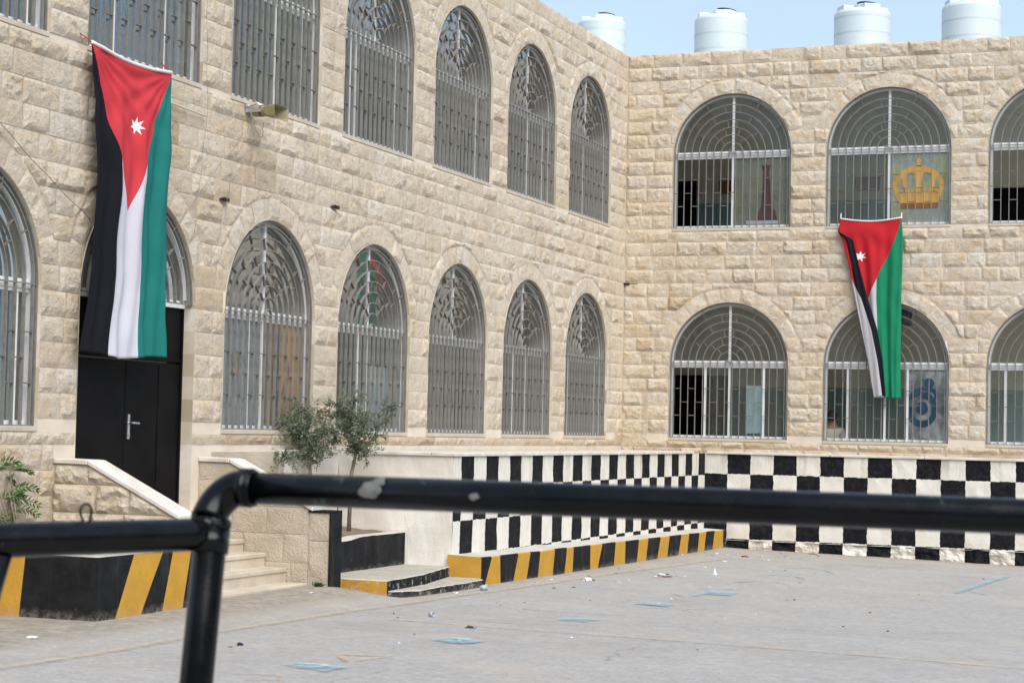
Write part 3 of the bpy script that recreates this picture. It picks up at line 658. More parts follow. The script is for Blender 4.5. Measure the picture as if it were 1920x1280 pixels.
pl = empty('striped_planter', (.7, -16, -1.41), 'low planter wall painted in thick black and yellow stripes at the stair foot', 'planter')
o = b.build('wall', [M_yel2, M_blk2, M_kerbtop], pl); o.location -= pl.location
b = MB(); b.poly([(.02, -16.54, -1.0), (1.16, -16.54, -1.0), (1.16, -15.36, -1.0), (.02, -15.36, -1.0)]); o = b.build('soil', M_soil, pl); o.location -= pl.location; tag(o, kind='stuff')
# olive planter
pl2 = empty('olive_planter', (.4, -11.4, -1.4), 'black painted planter with a chipped sloping rim in front of the olive trees', 'planter')
b = MB(); ysn = frange(-12.735, -10.10, .1); zt_ = lambda y: -1.052-.03*sst((-11.15-y)/.35)+.006*noise.noise((y*6, 0, 4))
for y, y2 in zip(ysn, ysn[1:]):
    for q0, q1 in ((0., .5), (.5, 1.)): b.poly([(.862, y, zt_(y)+(-1.5-zt_(y))*q1), (.862, y2, zt_(y2)+(-1.5-zt_(y2))*q1), (.862, y2, zt_(y2)+(-1.5-zt_(y2))*q0), (.862, y, zt_(y)+(-1.5-zt_(y))*q0)], 0)
    b.poly([(.862, y, zt_(y)), (.862, y2, zt_(y2)), (.70, y2, zt_(y2)+.004), (.70, y, zt_(y)+.004)], 1)
o = b.build('front_wall', [M_blk2, M_kerbtop], pl2); o.location -= pl2.location
b = MB(); n = 14
for i in range(n+1):
    for j in range(n+1): x = .05+.65*i/n; y = -12.735+2.635*j/n; b.vert((x, y, -1.055+.05*(1-i/n)+.02*noise.noise((x*6, y*6, 2))))
for i in range(n):
    for j in range(n): a = i*(n+1)+j; b.face((a, a+n+1, a+n+2, a+1))
o = b.build('soil', M_soil, pl2, smooth=True); o.location -= pl2.location; tag(o, kind='stuff')
# raised slabs
def slab(name, out, z, zb, mats, label, split):
    mb = MB(); n = len(out); out2 = []
    for i in range(n):
        p, q = Vector(out[i]), Vector(out[(i+1) % n]); k_ = max(1, int((q-p).length/.09)); out2 += [(p.lerp(q, j/k_), split[i]) for j in range(k_)]
    J = [(p[0]+Vector((noise.noise((p[0].x*9, p[0].y*9, 3)), noise.noise((p[0].x*9, p[0].y*9, 8))))*.016, p[1]) for p in out2]; n = len(J)
    for i in range(n):
        (p, m), (q, _) = J[i], J[(i+1) % n]
        za = z+.007*noise.noise((p.x*12, p.y*12, 1)); zc = z+.007*noise.noise((q.x*12, q.y*12, 1)); cpt = Vector((sum(a.x for a, _ in J)/n, sum(a.y for a, _ in J)/n))
        pi, qi = p.lerp(cpt, .02), q.lerp(cpt, .02)
        mb.poly([(p.x, p.y, zb), (q.x, q.y, zb), (q.x, q.y, zc-.008), (p.x, p.y, za-.008)], m); mb.poly([(p.x, p.y, za-.008), (q.x, q.y, zc-.008), (qi.x, qi.y, z), (pi.x, pi.y, z)], 3)
    mb.poly([tuple(p.lerp(cpt, .02))+(z,) for p, _ in J], 2)
    return tag(mb.build(name, mats), label, 'step')
SM = [M_yel3, M_blk3, M_slabtop, M_kerbtop]
slab('raised_slab', [(.87, -12.25), (1.655, -12.27), (1.60, -11.3), (1.39, -10.10), (.87, -10.10)], -1.385, -1.7, SM, 'upper broken concrete step with yellow front and black side by the black planter', (0, 1, 1, 3, 3))
slab('raised_slab', [(1.64, -12.25), (1.84, -11.95), (1.845, -10.3), (1.745, -10.16), (1.41, -10.16), (1.61, -11.3)], -1.488, -1.75, SM, 'lower chipped concrete step with faded green top at the kerb end', (1, 1, 1, 1, 3, 3))

# ------------------------------------------------------------------ rooftop water tanks
M_tank = rough_mat('white_tank_plastic', (.58, .64, .655), (.53, .60, .615), 1.5, .5, 30, .03); M_lid = rough_mat('dark_lid_plastic', (.03, .055, .055), (.02, .04, .04), 5, .5, 30, 0)
def tank(x, y, zt, lidrot):
    t = empty('water_tank', (x, y, 5.55), '', 'water tank', 'white water tanks in a row on the roof', R(lidrot))
    H = zt-5.55-.16; rr = .46; prof = [(0, 0.001), (rr-.02, 0.001), (rr, .02)]; z = .02
    while z+.3 < H-.05: z += .265; prof += [(rr, z-.014), (rr-.004, z-.008), (rr+.006, z), (rr-.004, z+.008), (rr, z+.014)]
    prof += [(rr, H-.05), (rr-.012, H-.02), (rr-.05, H+.015), (rr-.2, H+.05), (0, H+.06)]
    m = MB(); pr_ = prof
    cuts = [0]+[i for i in range(1, len(pr_)-1) if abs(pr_[i][0]-rr) < 1e-6]+[len(pr_)-5, len(pr_)-1]; cuts = sorted(set(cuts))
    for a, b in zip(cuts, cuts[1:]): m.lathe(pr_[a:b+1], n=40)
    m.build('tank_body', M_tank, t, smooth=True)
    for a in range(4):
        m = MB(); c = math.cos(a*math.pi/2), math.sin(a*math.pi/2); m.box(.22, .395, -.14, .14, H+.0, H+.085); o = bevel(m.build('shoulder_lug', M_tank, t), .012, 2); o.rotation_euler.z = a*math.pi/2
    m = MB(); m.lathe([(.19, H+.03), (.19, H+.125), (.17, H+.135), (0, H+.135)], (.06, 0, 0), 24); m.build('neck', M_tank, t)
    m = MB(); m.lathe([(0, 0), (.17, 0), (.17, .02), (.12, .035), (0, .04)], n=24); o = m.build('lid', M_lid, t, loc=(.08, 0, H+.137)); o.rotation_euler = (0, R(6), 0)
    return t
for i, (x, y, z, rr, lb) in enumerate(((-2.465, 5.994, 8.051, 20, 'white ribbed water tank half hidden by the left wing parapet'), (.636, 3.226, 7.37, 20, 'white ribbed water tank above the right wing nearest the inner corner'),
                        (3.212, 2.514, 7.178, 35, 'white ribbed water tank above the arched window with the crown painting'), (5.046, 1.969, 7.064, 25, 'white ribbed water tank cut by the top edge at far right of the roof'))):
    tank(x, y, z, rr)['label'] = lb
    st = MB(); st.box(x-.5, x+.5, y-.5, y+.5, 5.552, 5.56)

# ------------------------------------------------------------------ flags
def flag_material(name, red, grn, wht, blk, W, H, su, sv, sr):
    t = NT(name); x = t.xyz('UV'); u, v = x[0], x[1]
    lt = lambda a, b: t.math('LESS_THAN', a, b)
    c = t.mix(lt(u, 1/3), wht, blk); c = t.mix(lt(2/3, u), c, grn)
    tri = t.math('MULTIPLY', lt(v, u), lt(v, t.math('SUBTRACT', 1, u))); c = t.mix(tri, c, red)
    px = t.math('MULTIPLY', t.math('SUBTRACT', u, su), W); py = t.math('MULTIPLY', t.math('SUBTRACT', v, sv), H)
    th = t.math('ARCTAN2', px, t.math('MULTIPLY', py, -1)); s = 2*math.pi/7
    ph = t.math('ABSOLUTE', t.math('SUBTRACT', t.math('MODULO', t.math('ADD', th, s*10.5), s), s/2)); r = t.math('SQRT', t.math('ADD', t.math('MULTIPLY', px, px), t.math('MULTIPLY', py, py)))
    qx = t.math('MULTIPLY', r, t.math('COSINE', ph)); qy = t.math('MULTIPLY', r, t.math('SINE', ph)); ri = sr*.42; Bx, By = ri*math.cos(s/2), ri*math.sin(s/2)
    ins = t.math('GREATER_THAN', t.math('SUBTRACT', t.math('MULTIPLY', qy, Bx-sr), t.math('MULTIPLY', t.math('SUBTRACT', qx, sr), By)), 0)
    c = t.mix(t.math('MULTIPLY', ins, lt(r, sr)), c, (.78, .77, .78)); c = t.mix(t.ramp(t.noise(5, 4), [(.3, 0.), (.8, .25)]), c, (.72, .70, .70), 'MULTIPLY')
    t.bump(t.noise(300, 2), .08, .002); t.done(c, .8, 0, .2)
    tl = t.n.new('ShaderNodeBsdfTranslucent'); t.put(tl.inputs[0], c); m = t.n.new('ShaderNodeMixShader'); m.inputs[0].default_value = .10
    t.l.new(t.b.outputs[0], m.inputs[1]); t.l.new(tl.outputs[0], m.inputs[2]); t.l.new(m.outputs[0], t.out.inputs[0]); return t.mat
def lerpt(tab, v):
    for (a, p), (b, q) in zip(tab, tab[1:]):
        if v <= b: f = (v-a)/(b-a); return p+(q-p)*f
    return tab[-1][1]
def cloth(name, fn, nu, nv, mat, parent):
    """fn(i, j) -> (point, uv); a sheet with real thickness"""
    mb = MB(); uv = []
    for j in range(nv+1):
        for i in range(nu+1): p, q = fn(i/nu, j/nv); mb.vert(p); uv.append(q)
    for j in range(nv):
        for i in range(nu): a = j*(nu+1)+i; mb.face((a, a+1, a+nu+2, a+nu+1))
    me = mb.mesh(name, mat, True); L = me.uv_layers.new(name='UVMap')
    for lp in me.loops: L.data[lp.index].uv = uv[lp.vertex_index]
    o = link(name, me, parent); s = o.modifiers.new('thick', 'SOLIDIFY'); s.thickness = .003; s.offset = 0; o.location -= parent.location; return o
M_flag1 = flag_material('left_flag_cloth', (.57, .045, .058), (.012, .165, .145), (.56, .55, .60), (.006, .006, .010), 1.27, 2.6, .575, .205, .085)
M_flag2 = flag_material('right_flag_cloth', (.50, .018, .026), (.010, .215, .105), (.50, .49, .51), (.008, .008, .012), .95, 2.67, .42, .208, .088)
M_band = rough_mat('flag_header_tape', (.72, .71, .70), (.62, .60, .58), 12, .85, 60, .1); M_tie = rough_mat('red_cord', (.35, .03, .04), (.22, .02, .03), 12, .85, 60, .1)
fl1 = empty('flag', (.1, -14.5, 3.22), 'large flag with pinkish red triangle and seven pointed star hanging over the black door', 'flag')  # red is a pinker tone than on the right flag
LY = [(0, -15.156), (.38, -15.076), (.73, -15.104), (1, -15.205)]; RY = [(0, -13.861), (.25, -13.867), (.68, -13.897), (1, -13.924)]
def f1(u, v):
    y = lerpt(LY, v)*(1-u)+lerpt(RY, v)*u; top = 3.236-.03*u-.05*math.sin(math.pi*u); bot = .607+.04*abs(u-.45)+.012*math.sin(u*9)
    z = top+(bot-top)*v; k = sst(v/.25); w = .022*math.sin(u*19+1.2*math.sin(v*3)+.8)*k+.014*math.sin(u*41+v*4)*k*(.4+.6*v)
    dd = math.hypot(u*1.27, v*2.6); an = math.atan2(u*1.27, v*2.6+.01); w += .016*math.sin(an*26)*math.exp(-dd*1.1)*min(1, dd*4)
    dd = math.hypot((1-u)*1.27, v*2.6); an = math.atan2((1-u)*1.27, v*2.6+.01); w += .013*math.sin(an*22)*math.exp(-dd*1.1)*min(1, dd*4)
    w += .010*noise.noise((u*6, v*9, 3))+.02*math.sin(v*5+u*2)*v
    return (.115+w+.03*v, y+.012*math.sin(v*17+u*3)*k, z), (u, v)
cloth('cloth', f1, 72, 110, M_flag1, fl1)
mb = MB(); mb.tube([Vector(f1(i/20, 0)[0])+Vector((0.004, 0, .008)) for i in range(21)], .016, 8); o = mb.build('header_tape', M_band, fl1, smooth=True); o.location -= fl1.location
for a, b_ in (((.115, -15.156, 3.24), (.03, -15.20, 3.31)), ((.115, -13.86, 3.21), (.03, -13.90, 3.30))): mb = MB(); mb.tube([a, (a[0]-.04, a[1]-.02, a[2]+.04), b_], .006, 6); o = mb.build('tie', M_tie, fl1); o.location -= fl1.location
fl2 = empty('flag', (3.9, -.12, 3.3), 'smaller flag with folded black edge and brighter green hanging on the right wing', 'flag')
FR = [(3.433, 3.433, 4.343, 3.335), (3.392, 3.405, 4.36, 3.15), (3.47, 3.631, 4.371, 3.01), (3.573, 3.733, 4.368, 2.61), (3.676, 3.867, 4.358, 2.131), (3.778, 4.017, 4.356, 1.653), (3.88, 4.103, 4.355, 1.178), (3.975, 4.157, 4.369, .663)]
VV = [0, .07, .12, .27, .45, .625, .805, 1.]; UF = [.0, .06, .15, .30, .39, .435, .45, .48]; UE = [0, .02, .06, .21, .27, .275, .275, .27]
tabs = [[(v, r_[i]) for v, r_ in zip(VV, FR)] for i in range(4)]; tuf = list(zip(VV, UF)); tue = list(zip(VV, UE))
def f2a(s, v):
    xf, xr, z = lerpt(tabs[0], v), lerpt(tabs[2], v), lerpt(tabs[3], v); uf = lerpt(tuf, v); k = sst(v/.2)
    z = z-.045*math.sin(math.pi*s)*(1-sst(v/.3))+(-.012*v*s); w = .018*math.sin(s*15+v*2.5)*k+.010*math.sin(s*31+v*6)*k+.012*noise.noise((s*5, v*8, 9))
    w += .014*math.sin(v*42-9*abs(s-.45))*math.exp(-v*7)*math.sin(math.pi*s)
    return (xf+(xr-xf)*s, -.10-w-.03*v, z), (uf+(1-uf)*s, v)
def f2b(s, v):
    xf, xe, z = lerpt(tabs[0], v), lerpt(tabs[1], v), lerpt(tabs[3], v); uf, ue = lerpt(tuf, v), lerpt(tue, v)
    return (xf+(xe-xf)*s, -.10-.03*v-.045*math.sin(min(1, s*1.6)*math.pi/2)-.006*math.sin(s*12+v*9), z-.0*s+.03*s*v*v), (uf+(ue-uf)*s, v)
cloth('cloth', f2a, 50, 110, M_flag2, fl2); cloth('folded_edge', lambda s_, v_: f2b(s_, .065+.935*v_), 16, 110, M_flag2, fl2)
mb = MB(); mb.tube([Vector(f2a(i/20, 0)[0])+Vector((0, -.003, .006)) for i in range(21)], .012, 8); o = mb.build('header_tape', M_band, fl2, smooth=True); o.location -= fl2.location
for x, z in ((3.435, 3.34), (4.345, 3.33)): mb = MB(); mb.tube([(x, -.1, z), (x-.01, -.06, z+.05), (x-.02, .018, z+.09)], .008, 6); o = mb.build('tie', M_band, fl2); o.location -= fl2.location

# ------------------------------------------------------------------ horn loudspeaker
M_horn = rough_mat('beige_horn_plastic', (.31, .28, .15), (.25, .20, .10), 8, .6, 30, .1)
hn = empty('horn_loudspeaker', (.04, -12.22, 3.13), 'old olive beige horn loudspeaker under the upper barred window', 'loudspeaker')
def frust(mb, secs):
    b = len(mb.v)
    for x, w, h, cz in secs:
        for q in range(16):
            a = 2*math.pi*(q+.5)/16; c, s = math.cos(a), math.sin(a); e = .22 if w > .065 else 1.; mb.vert((x, w*math.copysign(abs(c)**e, c), cz+h*math.copysign(abs(s)**e, s)))
    for i in range(len(secs)-1):
        for q in range(16): q2 = (q+1) % 16; mb.face((b+i*16+q, b+i*16+q2, b+(i+1)*16+q2, b+(i+1)*16+q))
mb = MB(); frust(mb, [(.12, .055, .055, 0), (.16, .06, .052, -.004), (.22, .085, .056, -.012), (.30, .125, .066, -.022), (.33, .138, .072, -.026), (.335, .143, .075, -.027), (.33, .132, .066, -.026), (.30, .118, .060, -.022), (.22, .078, .050, -.012), (.15, .03, .03, 0), (.15, .002, .002, 0)]); mb.build('horn', M_horn, hn)
mb = MB(); frust(mb, [(.03, .002, .002, 0), (.03, .05, .05, 0), (.05, .058, .058, 0), (.10, .058, .058, 0), (.125, .05, .05, 0)]); mb.build('driver', M_horn, hn, smooth=True)
mb = MB(); frust(mb, [(.17, .02, .02, 0), (.25, .02, .02, -.012), (.262, .012, .012, -.013), (.263, .001, .001, -.013)]); mb.build('throat_cone', M_horn, hn, smooth=True)
mb = MB(); mb.box(-.01, .15, -.075, -.062, -.02, .02); mb.box(-.015, -.005, -.09, .05, -.03, .06); mb.tube([(-.01, -.02, .05), (.08, -.02, .075), (.12, -.0, .05)], .008, 6); mb.build('bracket', M_steel, hn)
mb = MB(); frust(mb, [(.113, .061, .061, 0), (.125, .061, .061, 0)]); mb.build('clamp_band', M_rust, hn)

# wires and brackets on the left facade
M_wire = rough_mat('thin_cable', (.16, .125, .10), (.24, .19, .15), 6, .7, 30, 0)
def wire(pts, r, label, sag=0., nm='cable', cat='cable'):
    P = []
    for a, b_ in zip(pts, pts[1:]):
        a, b_ = Vector(a), Vector(b_)
        for i in range(12): t = i/12; p = a.lerp(b_, t); p.z -= sag*4*t*(1-t); p.x += .006*math.sin(i*1.3); P.append(p)
    P.append(Vector(pts[-1])); mb = MB(); mb.tube(P, r, 5); return tag(mb.build(nm, M_wire), label, cat)
wire([(.09, -16.9, 2.72), (.07, -16.29, 2.361), (.07, -15.02, 1.762)], .0035, 'thin black cable slanting down to the left edge of the large flag', .02)
wire([(.09, -12.26, 3.05), (.075, -13.0, 2.42), (.075, -13.75, 1.75)], .0022, 'thin cable slanting from the horn loudspeaker down to the door arch', .03)
wire([(.08, -12.30, 3.02), (.08, -12.62, 2.55), (.07, -12.75, 2.0), (.07, -13.0, 1.55)], .002, 'thin cable hanging straight down under the horn loudspeaker', .02)
wire([(.10, -12.28, 3.06), (.12, -12.24, 2.92), (.12, -12.12, 2.90), (.10, -12.08, 3.04)], .0028, 'small loop of loose cable below the horn loudspeaker', .03)
wire([(.07, -13.36, 5.6), (.07, -13.20, 4.2), (.07, -13.12, 3.0), (.07, -13.3, 1.8)], .0018, 'thin cable running down the pier between two upper windows', .0)
M_cond = rough_mat('grey_conduit', (.50, .46, .40), (.44, .40, .34), 5, .7, 30, 0)
mb = MB(); mb.tube([(.055, -13.80, 1.95), (.055, -13.80, 2.93), (.055, -13.76, 2.96), (.055, -13.12, 2.94)], .011, 8); tag(mb.build('conduit', M_cond), 'pale conduit pipe bent beside the right edge of the large flag', 'conduit')
for y, z, lb in ((-12.69, 2.204, 'rusty iron bracket stub above the window right of the door'), (-10.30, 2.408, 'smaller rusty iron stub between two lower arches of the left wing')):
    mb = MB(); mb.box(.0, .05, y-.05, y+.07, z-.008, z+.008); mb.box(.04, .065, y-.01, y+.05, z-.02, z+.015); mb.tube([(.0, y-.04, z), (.07, y-.05, z+.01)], .008, 6); tag(mb.build('wall_bracket', M_rust), lb, 'bracket')
mb = MB(); mb.box(.012, .10, -.05, -.012, 2.37, 2.40); mb.box(.10, .24, -.052, -.046, 2.378, 2.388); tag(mb.build('wall_bracket', M_rust), 'rusty bracket in the inner corner between the two wings', 'bracket')

# ------------------------------------------------------------------ paintings, curtains, objects behind the windows
def flatpart(name, pts, y0, y1, m, parent):
    mb = MB(); mb.prism([(a, y0, b_) for a, b_ in pts], (0, y1-y0, 0)); o = mb.build(name, m, parent); o.location -= parent.location; return o
def board_mat(name, c1, c2, c3, sc):
    t = NT(name); c = t.mix(t.ramp(t.noise(sc, 4, .5), [(.4, 0.), (.62, 1.)]), c1, c2); c = t.mix(t.ramp(t.noise(sc*1.7, 4, .5, t.mapping((1.4, 1, .8))), [(.5, 0.), (.66, .8)]), c, c3); return t.done(c, .8)
B_crown = board_mat('painted_board_yellow', (.42, .44, .41), (.56, .53, .20), (.60, .61, .55), 4); B_col = board_mat('painted_board_olive', (.21, .21, .18), (.25, .24, .15), (.23, .23, .205), 3); B_wht = board_mat('painted_board_cloudy', (.14, .15, .17), (.68, .69, .70), (.22, .23, .26), 3.5)
C_gold = rough_mat('crown_gold_paint', (.62, .36, .10), (.54, .30, .07), 6, .7, 30, 0); C_brn = rough_mat('crown_brown_paint', (.28, .12, .045), (.20, .09, .04), 6, .7, 30, 0); C_mar = rough_mat('maroon_paint', (.08, .045, .045), (.055, .03, .035), 6, .8, 30, 0)
C_blue = rough_mat('navy_emblem_paint', (.008, .035, .085), (.02, .06, .12), 6, .7, 30, 0); C_lb = rough_mat('pale_blue_paint', (.42, .58, .62), (.36, .52, .56), 6, .7, 30, 0); C_or = rough_mat('orange_paint', (.95, .42, .02), (.85, .34, .02), 5, .7, 30, 0); C_red = rough_mat('red_paint', (.50, .02, .02), (.35, .02, .02), 5, .7, 30, 0)
C_brd = rough_mat('rust_brown_paint', (.38, .17, .06), (.30, .14, .05), 5, .7, 30, 0); C_grey = rough_mat('grey_board_paint', (.34, .37, .41), (.28, .31, .34), 3, .7, 30, 0)
PY = .115
def board(x0, x1, z0, z1, m, label, cat='painting', nm='painted_board'):
    r_ = empty(nm, ((x0+x1)/2, PY, z0), label, cat); flatpart('panel', [(x0, z0), (x1, z0), (x1, z1), (x0, z1)], PY, PY+.012, m, r_); return r_
def circ(cx, cz, r_, n=24, t0=0, t1=2*math.pi, sx=1): return [(cx+sx*r_*math.cos(t0+(t1-t0)*i/n), cz+r_*math.sin(t0+(t1-t0)*i/n)) for i in range(n+(1 if t1-t0 < 6 else 0))]
def band(c, r0, r1, t0, t1, sx=1, n=14): return circ(c[0], c[1], r0, n, t0, t1, sx)+circ(c[0], c[1], r1, n, t0, t1, sx)[::-1]
# crown board: window 2 upstairs, right sash
cx0 = RW[1][0]; bd = board(cx0+.03, cx0+.88, 3.29, 4.32, B_crown, 'large orange crown painted on a yellow board behind an upper right window')
ox, oz = cx0+.455, 3.58; fp = lambda n, pts, m=C_gold, dy=.0: flatpart(n, [(ox+a, oz+b_) for a, b_ in pts], PY-.010-dy, PY-.0005-dy, m, bd)
fp('crown_base', [(-.30, .0), (.27, .0), (.33, .12), (.24, .15), (-.30, .15), (-.36, .10)]); fp('crown_foot', [(-.28, -.085), (.26, -.085), (.28, -.003), (-.30, -.003)], C_brn)
fp('crown_arch', band((-.02, .20), .36, .28, R(12), R(168), 1.12)); fp('crown_arch', [(-.36, .10), (-.40, .26), (-.33, .27), (-.29, .15)]); fp('crown_arch', [(.32, .12), (.37, .26), (.29, .26), (.25, .155)])
fp('crown_rib', [(-.05, .155), (.02, .155), (.03, .30), (.08, .47), (-.10, .47), (-.06, .30)], dy=.001); fp('crown_rib', [(-.20, .155), (-.14, .155), (-.19, .30), (-.20, .46), (-.27, .41), (-.25, .28)], dy=.001); fp('crown_rib', [(.12, .155), (.19, .155), (.23, .28), (.24, .40), (.17, .46), (.17, .3)], dy=.001)
fp('crown_finial', [(-.05, .545), (.02, .545), (.005, .60), (.03, .635), (.0, .655), (-.015, .72), (-.03, .655), (-.06, .635), (-.035, .60)]); 
for i in range(7): fp('crown_bead', circ(-.28+i*.088, .185, .026, 10), C_gold, .0015)
# column board: window 1 upstairs, right sash
cx0 = RW[0][0]; bd = board(cx0+.03, cx0+.88, 3.29, 4.32, B_col, 'dull olive board with a maroon column painted on it behind an upper window'); ox, oz = cx0+.52, 3.36
fp('column_shaft', [(-.075, .08), (.09, .08), (.06, .60), (.045, .75), (-.045, .75), (-.05, .5)], C_mar); fp('column_foot', [(-.14, .0), (.18, .0), (.15, .15), (.095, .20), (-.08, .2), (-.12, .1)], C_mar, .002); fp('column_capital', [(-.05, .752), (.05, .752), (.07, .86), (.03, .84), (.0, .875), (-.03, .84), (-.075, .86)], C_mar); fp('pale_base', [(-.30, -.055), (.20, -.055), (.20, -.003), (-.30, -.003)], C_grey)
# blue emblem: window 2 downstairs, right sash
cx0 = RW[1][0]; bd = board(cx0+.31, cx0+.88, .05, 1.07, B_wht, 'cloudy grey board with a swirling dark blue emblem behind a lower right window'); ox, oz = cx0+.53, .50
fp('emblem_ring', band((.0, .0), .27, .17, R(-190), R(75), .85), C_blue); fp('emblem_core', circ(.0, .02, .10, 18, sx=.85), C_blue); fp('emblem_stroke', [(-.20, .13), (-.02, .22), (.06, .30), (.02, .34), (-.10, .30), (-.16, .24)], C_blue); fp('emblem_head', circ(.10, .39, .075, 16), C_blue); fp('emblem_arm', band((.12, .2), .12, .06, R(-30), R(200)), C_blue, .001)
# pale poster and orange board, curtains
bd = board(RW[0][0]+.26, RW[0][0]+.50, .09, .82, C_lb, 'narrow pale blue poster behind the sliding pane of a lower window', 'poster', 'poster')
def left_board(i, a0, a1, z0, z1, m, label, cat='painting', nm='painted_board', depth=.127):
    r_ = empty(nm, (-depth, LW[i][0], z0), label, cat, rz=Q); mb = MB(); mb.box(a0, a1, 0, .012, 0, z1-z0); mb.build('panel' if cat != 'curtain' else 'fabric', m, r_); return r_
def left_bits(r_, items):
    for n, pts, m, dy in items: mb = MB(); mb.prism([(a, -.009-dy, b_) for a, b_ in pts], (0, .008, 0)); mb.build(n, m, r_)
r_ = left_board(2, .07, .90, .06, 1.08, C_or, 'orange board with red brush marks behind the window right of the door')
left_bits(r_, [('brown_field', [(0.08, .01), (.50, .01), (.48, 1.), (.08, 1.)], C_brd, 0), ('red_mark', [(.30, .35), (.36, .3), (.42, .62), (.40, .95), (.34, .8), (.28, .6)], C_mar, .002), ('red_mark', [(.50, .3), (.60, .33), (.66, .55), (.60, .7), (.56, .60), (.60, .5)], C_red, .002), ('red_mark', [(.54, .66), (.62, .66), (.60, .78)], C_red, .002), ('red_mark', [(.36, .15), (.42, .16), (.44, .34), (.38, .36)], C_mar, .0035)])
r_ = left_board(2, -.90, .03, .06, 1.08, C_grey, 'grey board with a small gold ornament behind the window right of the door'); left_bits(r_, [('gold_ornament', [(-.50+a, .58+b_) for a, b_ in band((0, 0), .13, .09, R(-60), R(240), 1.)], C_brd, 0), ('gold_ornament', [(-.53, .42), (-.46, .42), (-.45, .6), (-.50, .74), (-.55, .6)], C_brd, .001)])
C_cb = rough_mat('blue_curtain_cloth', (.05, .30, .52), (.04, .22, .40), 6, .8, 30, 0); C_cl = rough_mat('pale_curtain_cloth', (.55, .70, .74), (.46, .60, .64), 6, .8, 30, 0)
def curtain(i, a0, a1, z0, z1, m, label):
    r_ = empty('curtain', (-.155, LW[i][0], z0), label, 'curtain', rz=Q); mb = MB(); n = 24; b = 0
    for j in range(n+1):
        x = a0+(a1-a0)*j/n; y = .02*math.sin(j*1.9)
        for z in (0, z1-z0): mb.vert((x, y, z))
    for j in range(n): mb.face((2*j, 2*j+2, 2*j+3, 2*j+1))
    o = mb.build('fabric', m, r_, smooth=True); s = o.modifiers.new('thick', 'SOLIDIFY'); s.thickness = .004
curtain(1, -.55, -.05, 3.5, 4.5, C_cb, 'deep blue curtain behind the upper window above the large flag'); curtain(3, -.9, -.6, 3.6, 4.45, C_cb, 'strip of blue curtain at the left side of a barred upper window'); curtain(3, .25, .72, .03, .75, C_cl, 'pale blue curtain low behind the window beside the olive tree')
nb = MB(); nb.box(.80, 1.12, 2.63, 2.698, 4.12, 4.33); tag(nb.build('notice_board', C_brn), 'brown notice board on the corridor wall behind the open upper window', 'notice board')
nb = MB(); nb.box(3.1, 3.5, 2.63, 2.698, 4.12, 4.33); tag(nb.build('notice_board', C_brn), 'faint brown board seen through the pane left of the crown painting', 'notice board')
sp = empty('box_speaker', (4.35, .36, 1.76), 'black box speaker up in the arch of the window behind the smaller flag', 'loudspeaker')
mb = MB(); mb.box(-.07, .07, 0, .14, 0, .27); bevel(mb.build('cabinet', M_dark, sp), .01); mb = MB(); mb.box(-.055, .055, -.006, -.0005, .02, .25); mb.build('front_grille', M_lid, sp); mb = MB(); mb.tube([(0, .07, .27), (0, .07, .5599)], .012, 8); mb.build('hanger', M_steel, sp)

# ------------------------------------------------------------------ seated person in the lower window
M_skin = rough_mat('skin', (.36, .20, .12), (.32, .17, .10), 9, .6, 60, .05); M_shirt = rough_mat('tan_shirt', (.60, .54, .47), (.53, .47, .41), 9, .85, 40, .2); M_hair = rough_mat('dark_hair', (.012, .009, .008), (.02, .015, .012), 30, .6, 90, .5); M_trou = rough_mat('dark_trousers', (.05, .05, .06), (.04, .04, .05), 9, .85, 40, .2)
PX, PYY = 3.215, .50; pers = empty('person', (PX, PYY, -.75), 'person with short dark hair and tan shirt seated with their back to the window', 'person')
def skin(name, verts, edges, rad, m, parent, sub=2):
    me = bpy.data.meshes.new(name); me.from_pydata(verts, edges, []); me.materials.append(m); o = link(name, me, parent)
    s = o.modifiers.new('skin', 'SKIN'); s.use_smooth_shade = True; d_ = me.skin_vertices[0].data
    for i, r_ in enumerate(rad): d_[i].radius = r_ if isinstance(r_, tuple) else (r_, r_)
    d_[0].use_root = True; u = o.modifiers.new('sub', 'SUBSURF'); u.levels = u.render_levels = sub; return o
V = [(0, 0, .44), (0, .0, .60), (0, .01, .78), (0, .03, .93), (0, .04, 1.0), (0, .05, 1.08), (0, .045, 1.15),
     (-.13, .02, .90), (-.185, .06, .72), (-.14, .24, .62), (-.07, .36, .62), (.13, .02, .90), (.185, .06, .72), (.14, .24, .62), (.07, .36, .62),
     (-.09, .02, .43), (-.11, .38, .44), (-.11, .40, .10), (-.11, .50, .04), (.09, .02, .43), (.11, .38, .44), (.11, .40, .10), (.11, .50, .04)]
E_ = [(0, 1), (1, 2), (2, 3), (3, 4), (4, 5), (5, 6), (3, 7), (7, 8), (8, 9), (9, 10), (3, 11), (11, 12), (12, 13), (13, 14), (0, 15), (15, 16), (16, 17), (17, 18), (0, 19), (19, 20), (20, 21), (21, 22)]
rad = [(.13, .10), (.125, .09), (.135, .095), (.08, .07), .048, .078, .07, .06, .045, .036, .03, .06, .045, .036, .03, .085, .06, .042, .035, .085, .06, .042, .035]
skin('body', V, E_, rad, M_skin, pers)
skin('shirt', [V[0], V[1], V[2], (0, .028, .925), V[7], V[8], (-.165, .14, .68), V[11], V[12], (.165, .14, .68)], [(0, 1), (1, 2), (2, 3), (3, 4), (4, 5), (5, 6), (3, 7), (7, 8), (8, 9)], [(.15, .125), (.15, .12), (.165, .125), (.11, .09), .085, .068, .058, .085, .068, .058], M_shirt, pers)
skin('trousers', [(0, .02, .43), V[15], V[16], (-.11, .40, .16), V[19], V[20], (.11, .40, .16)], [(0, 1), (1, 2), (2, 3), (0, 4), (4, 5), (5, 6)], [.12, .10, .07, .055, .10, .07, .055], M_trou, pers)
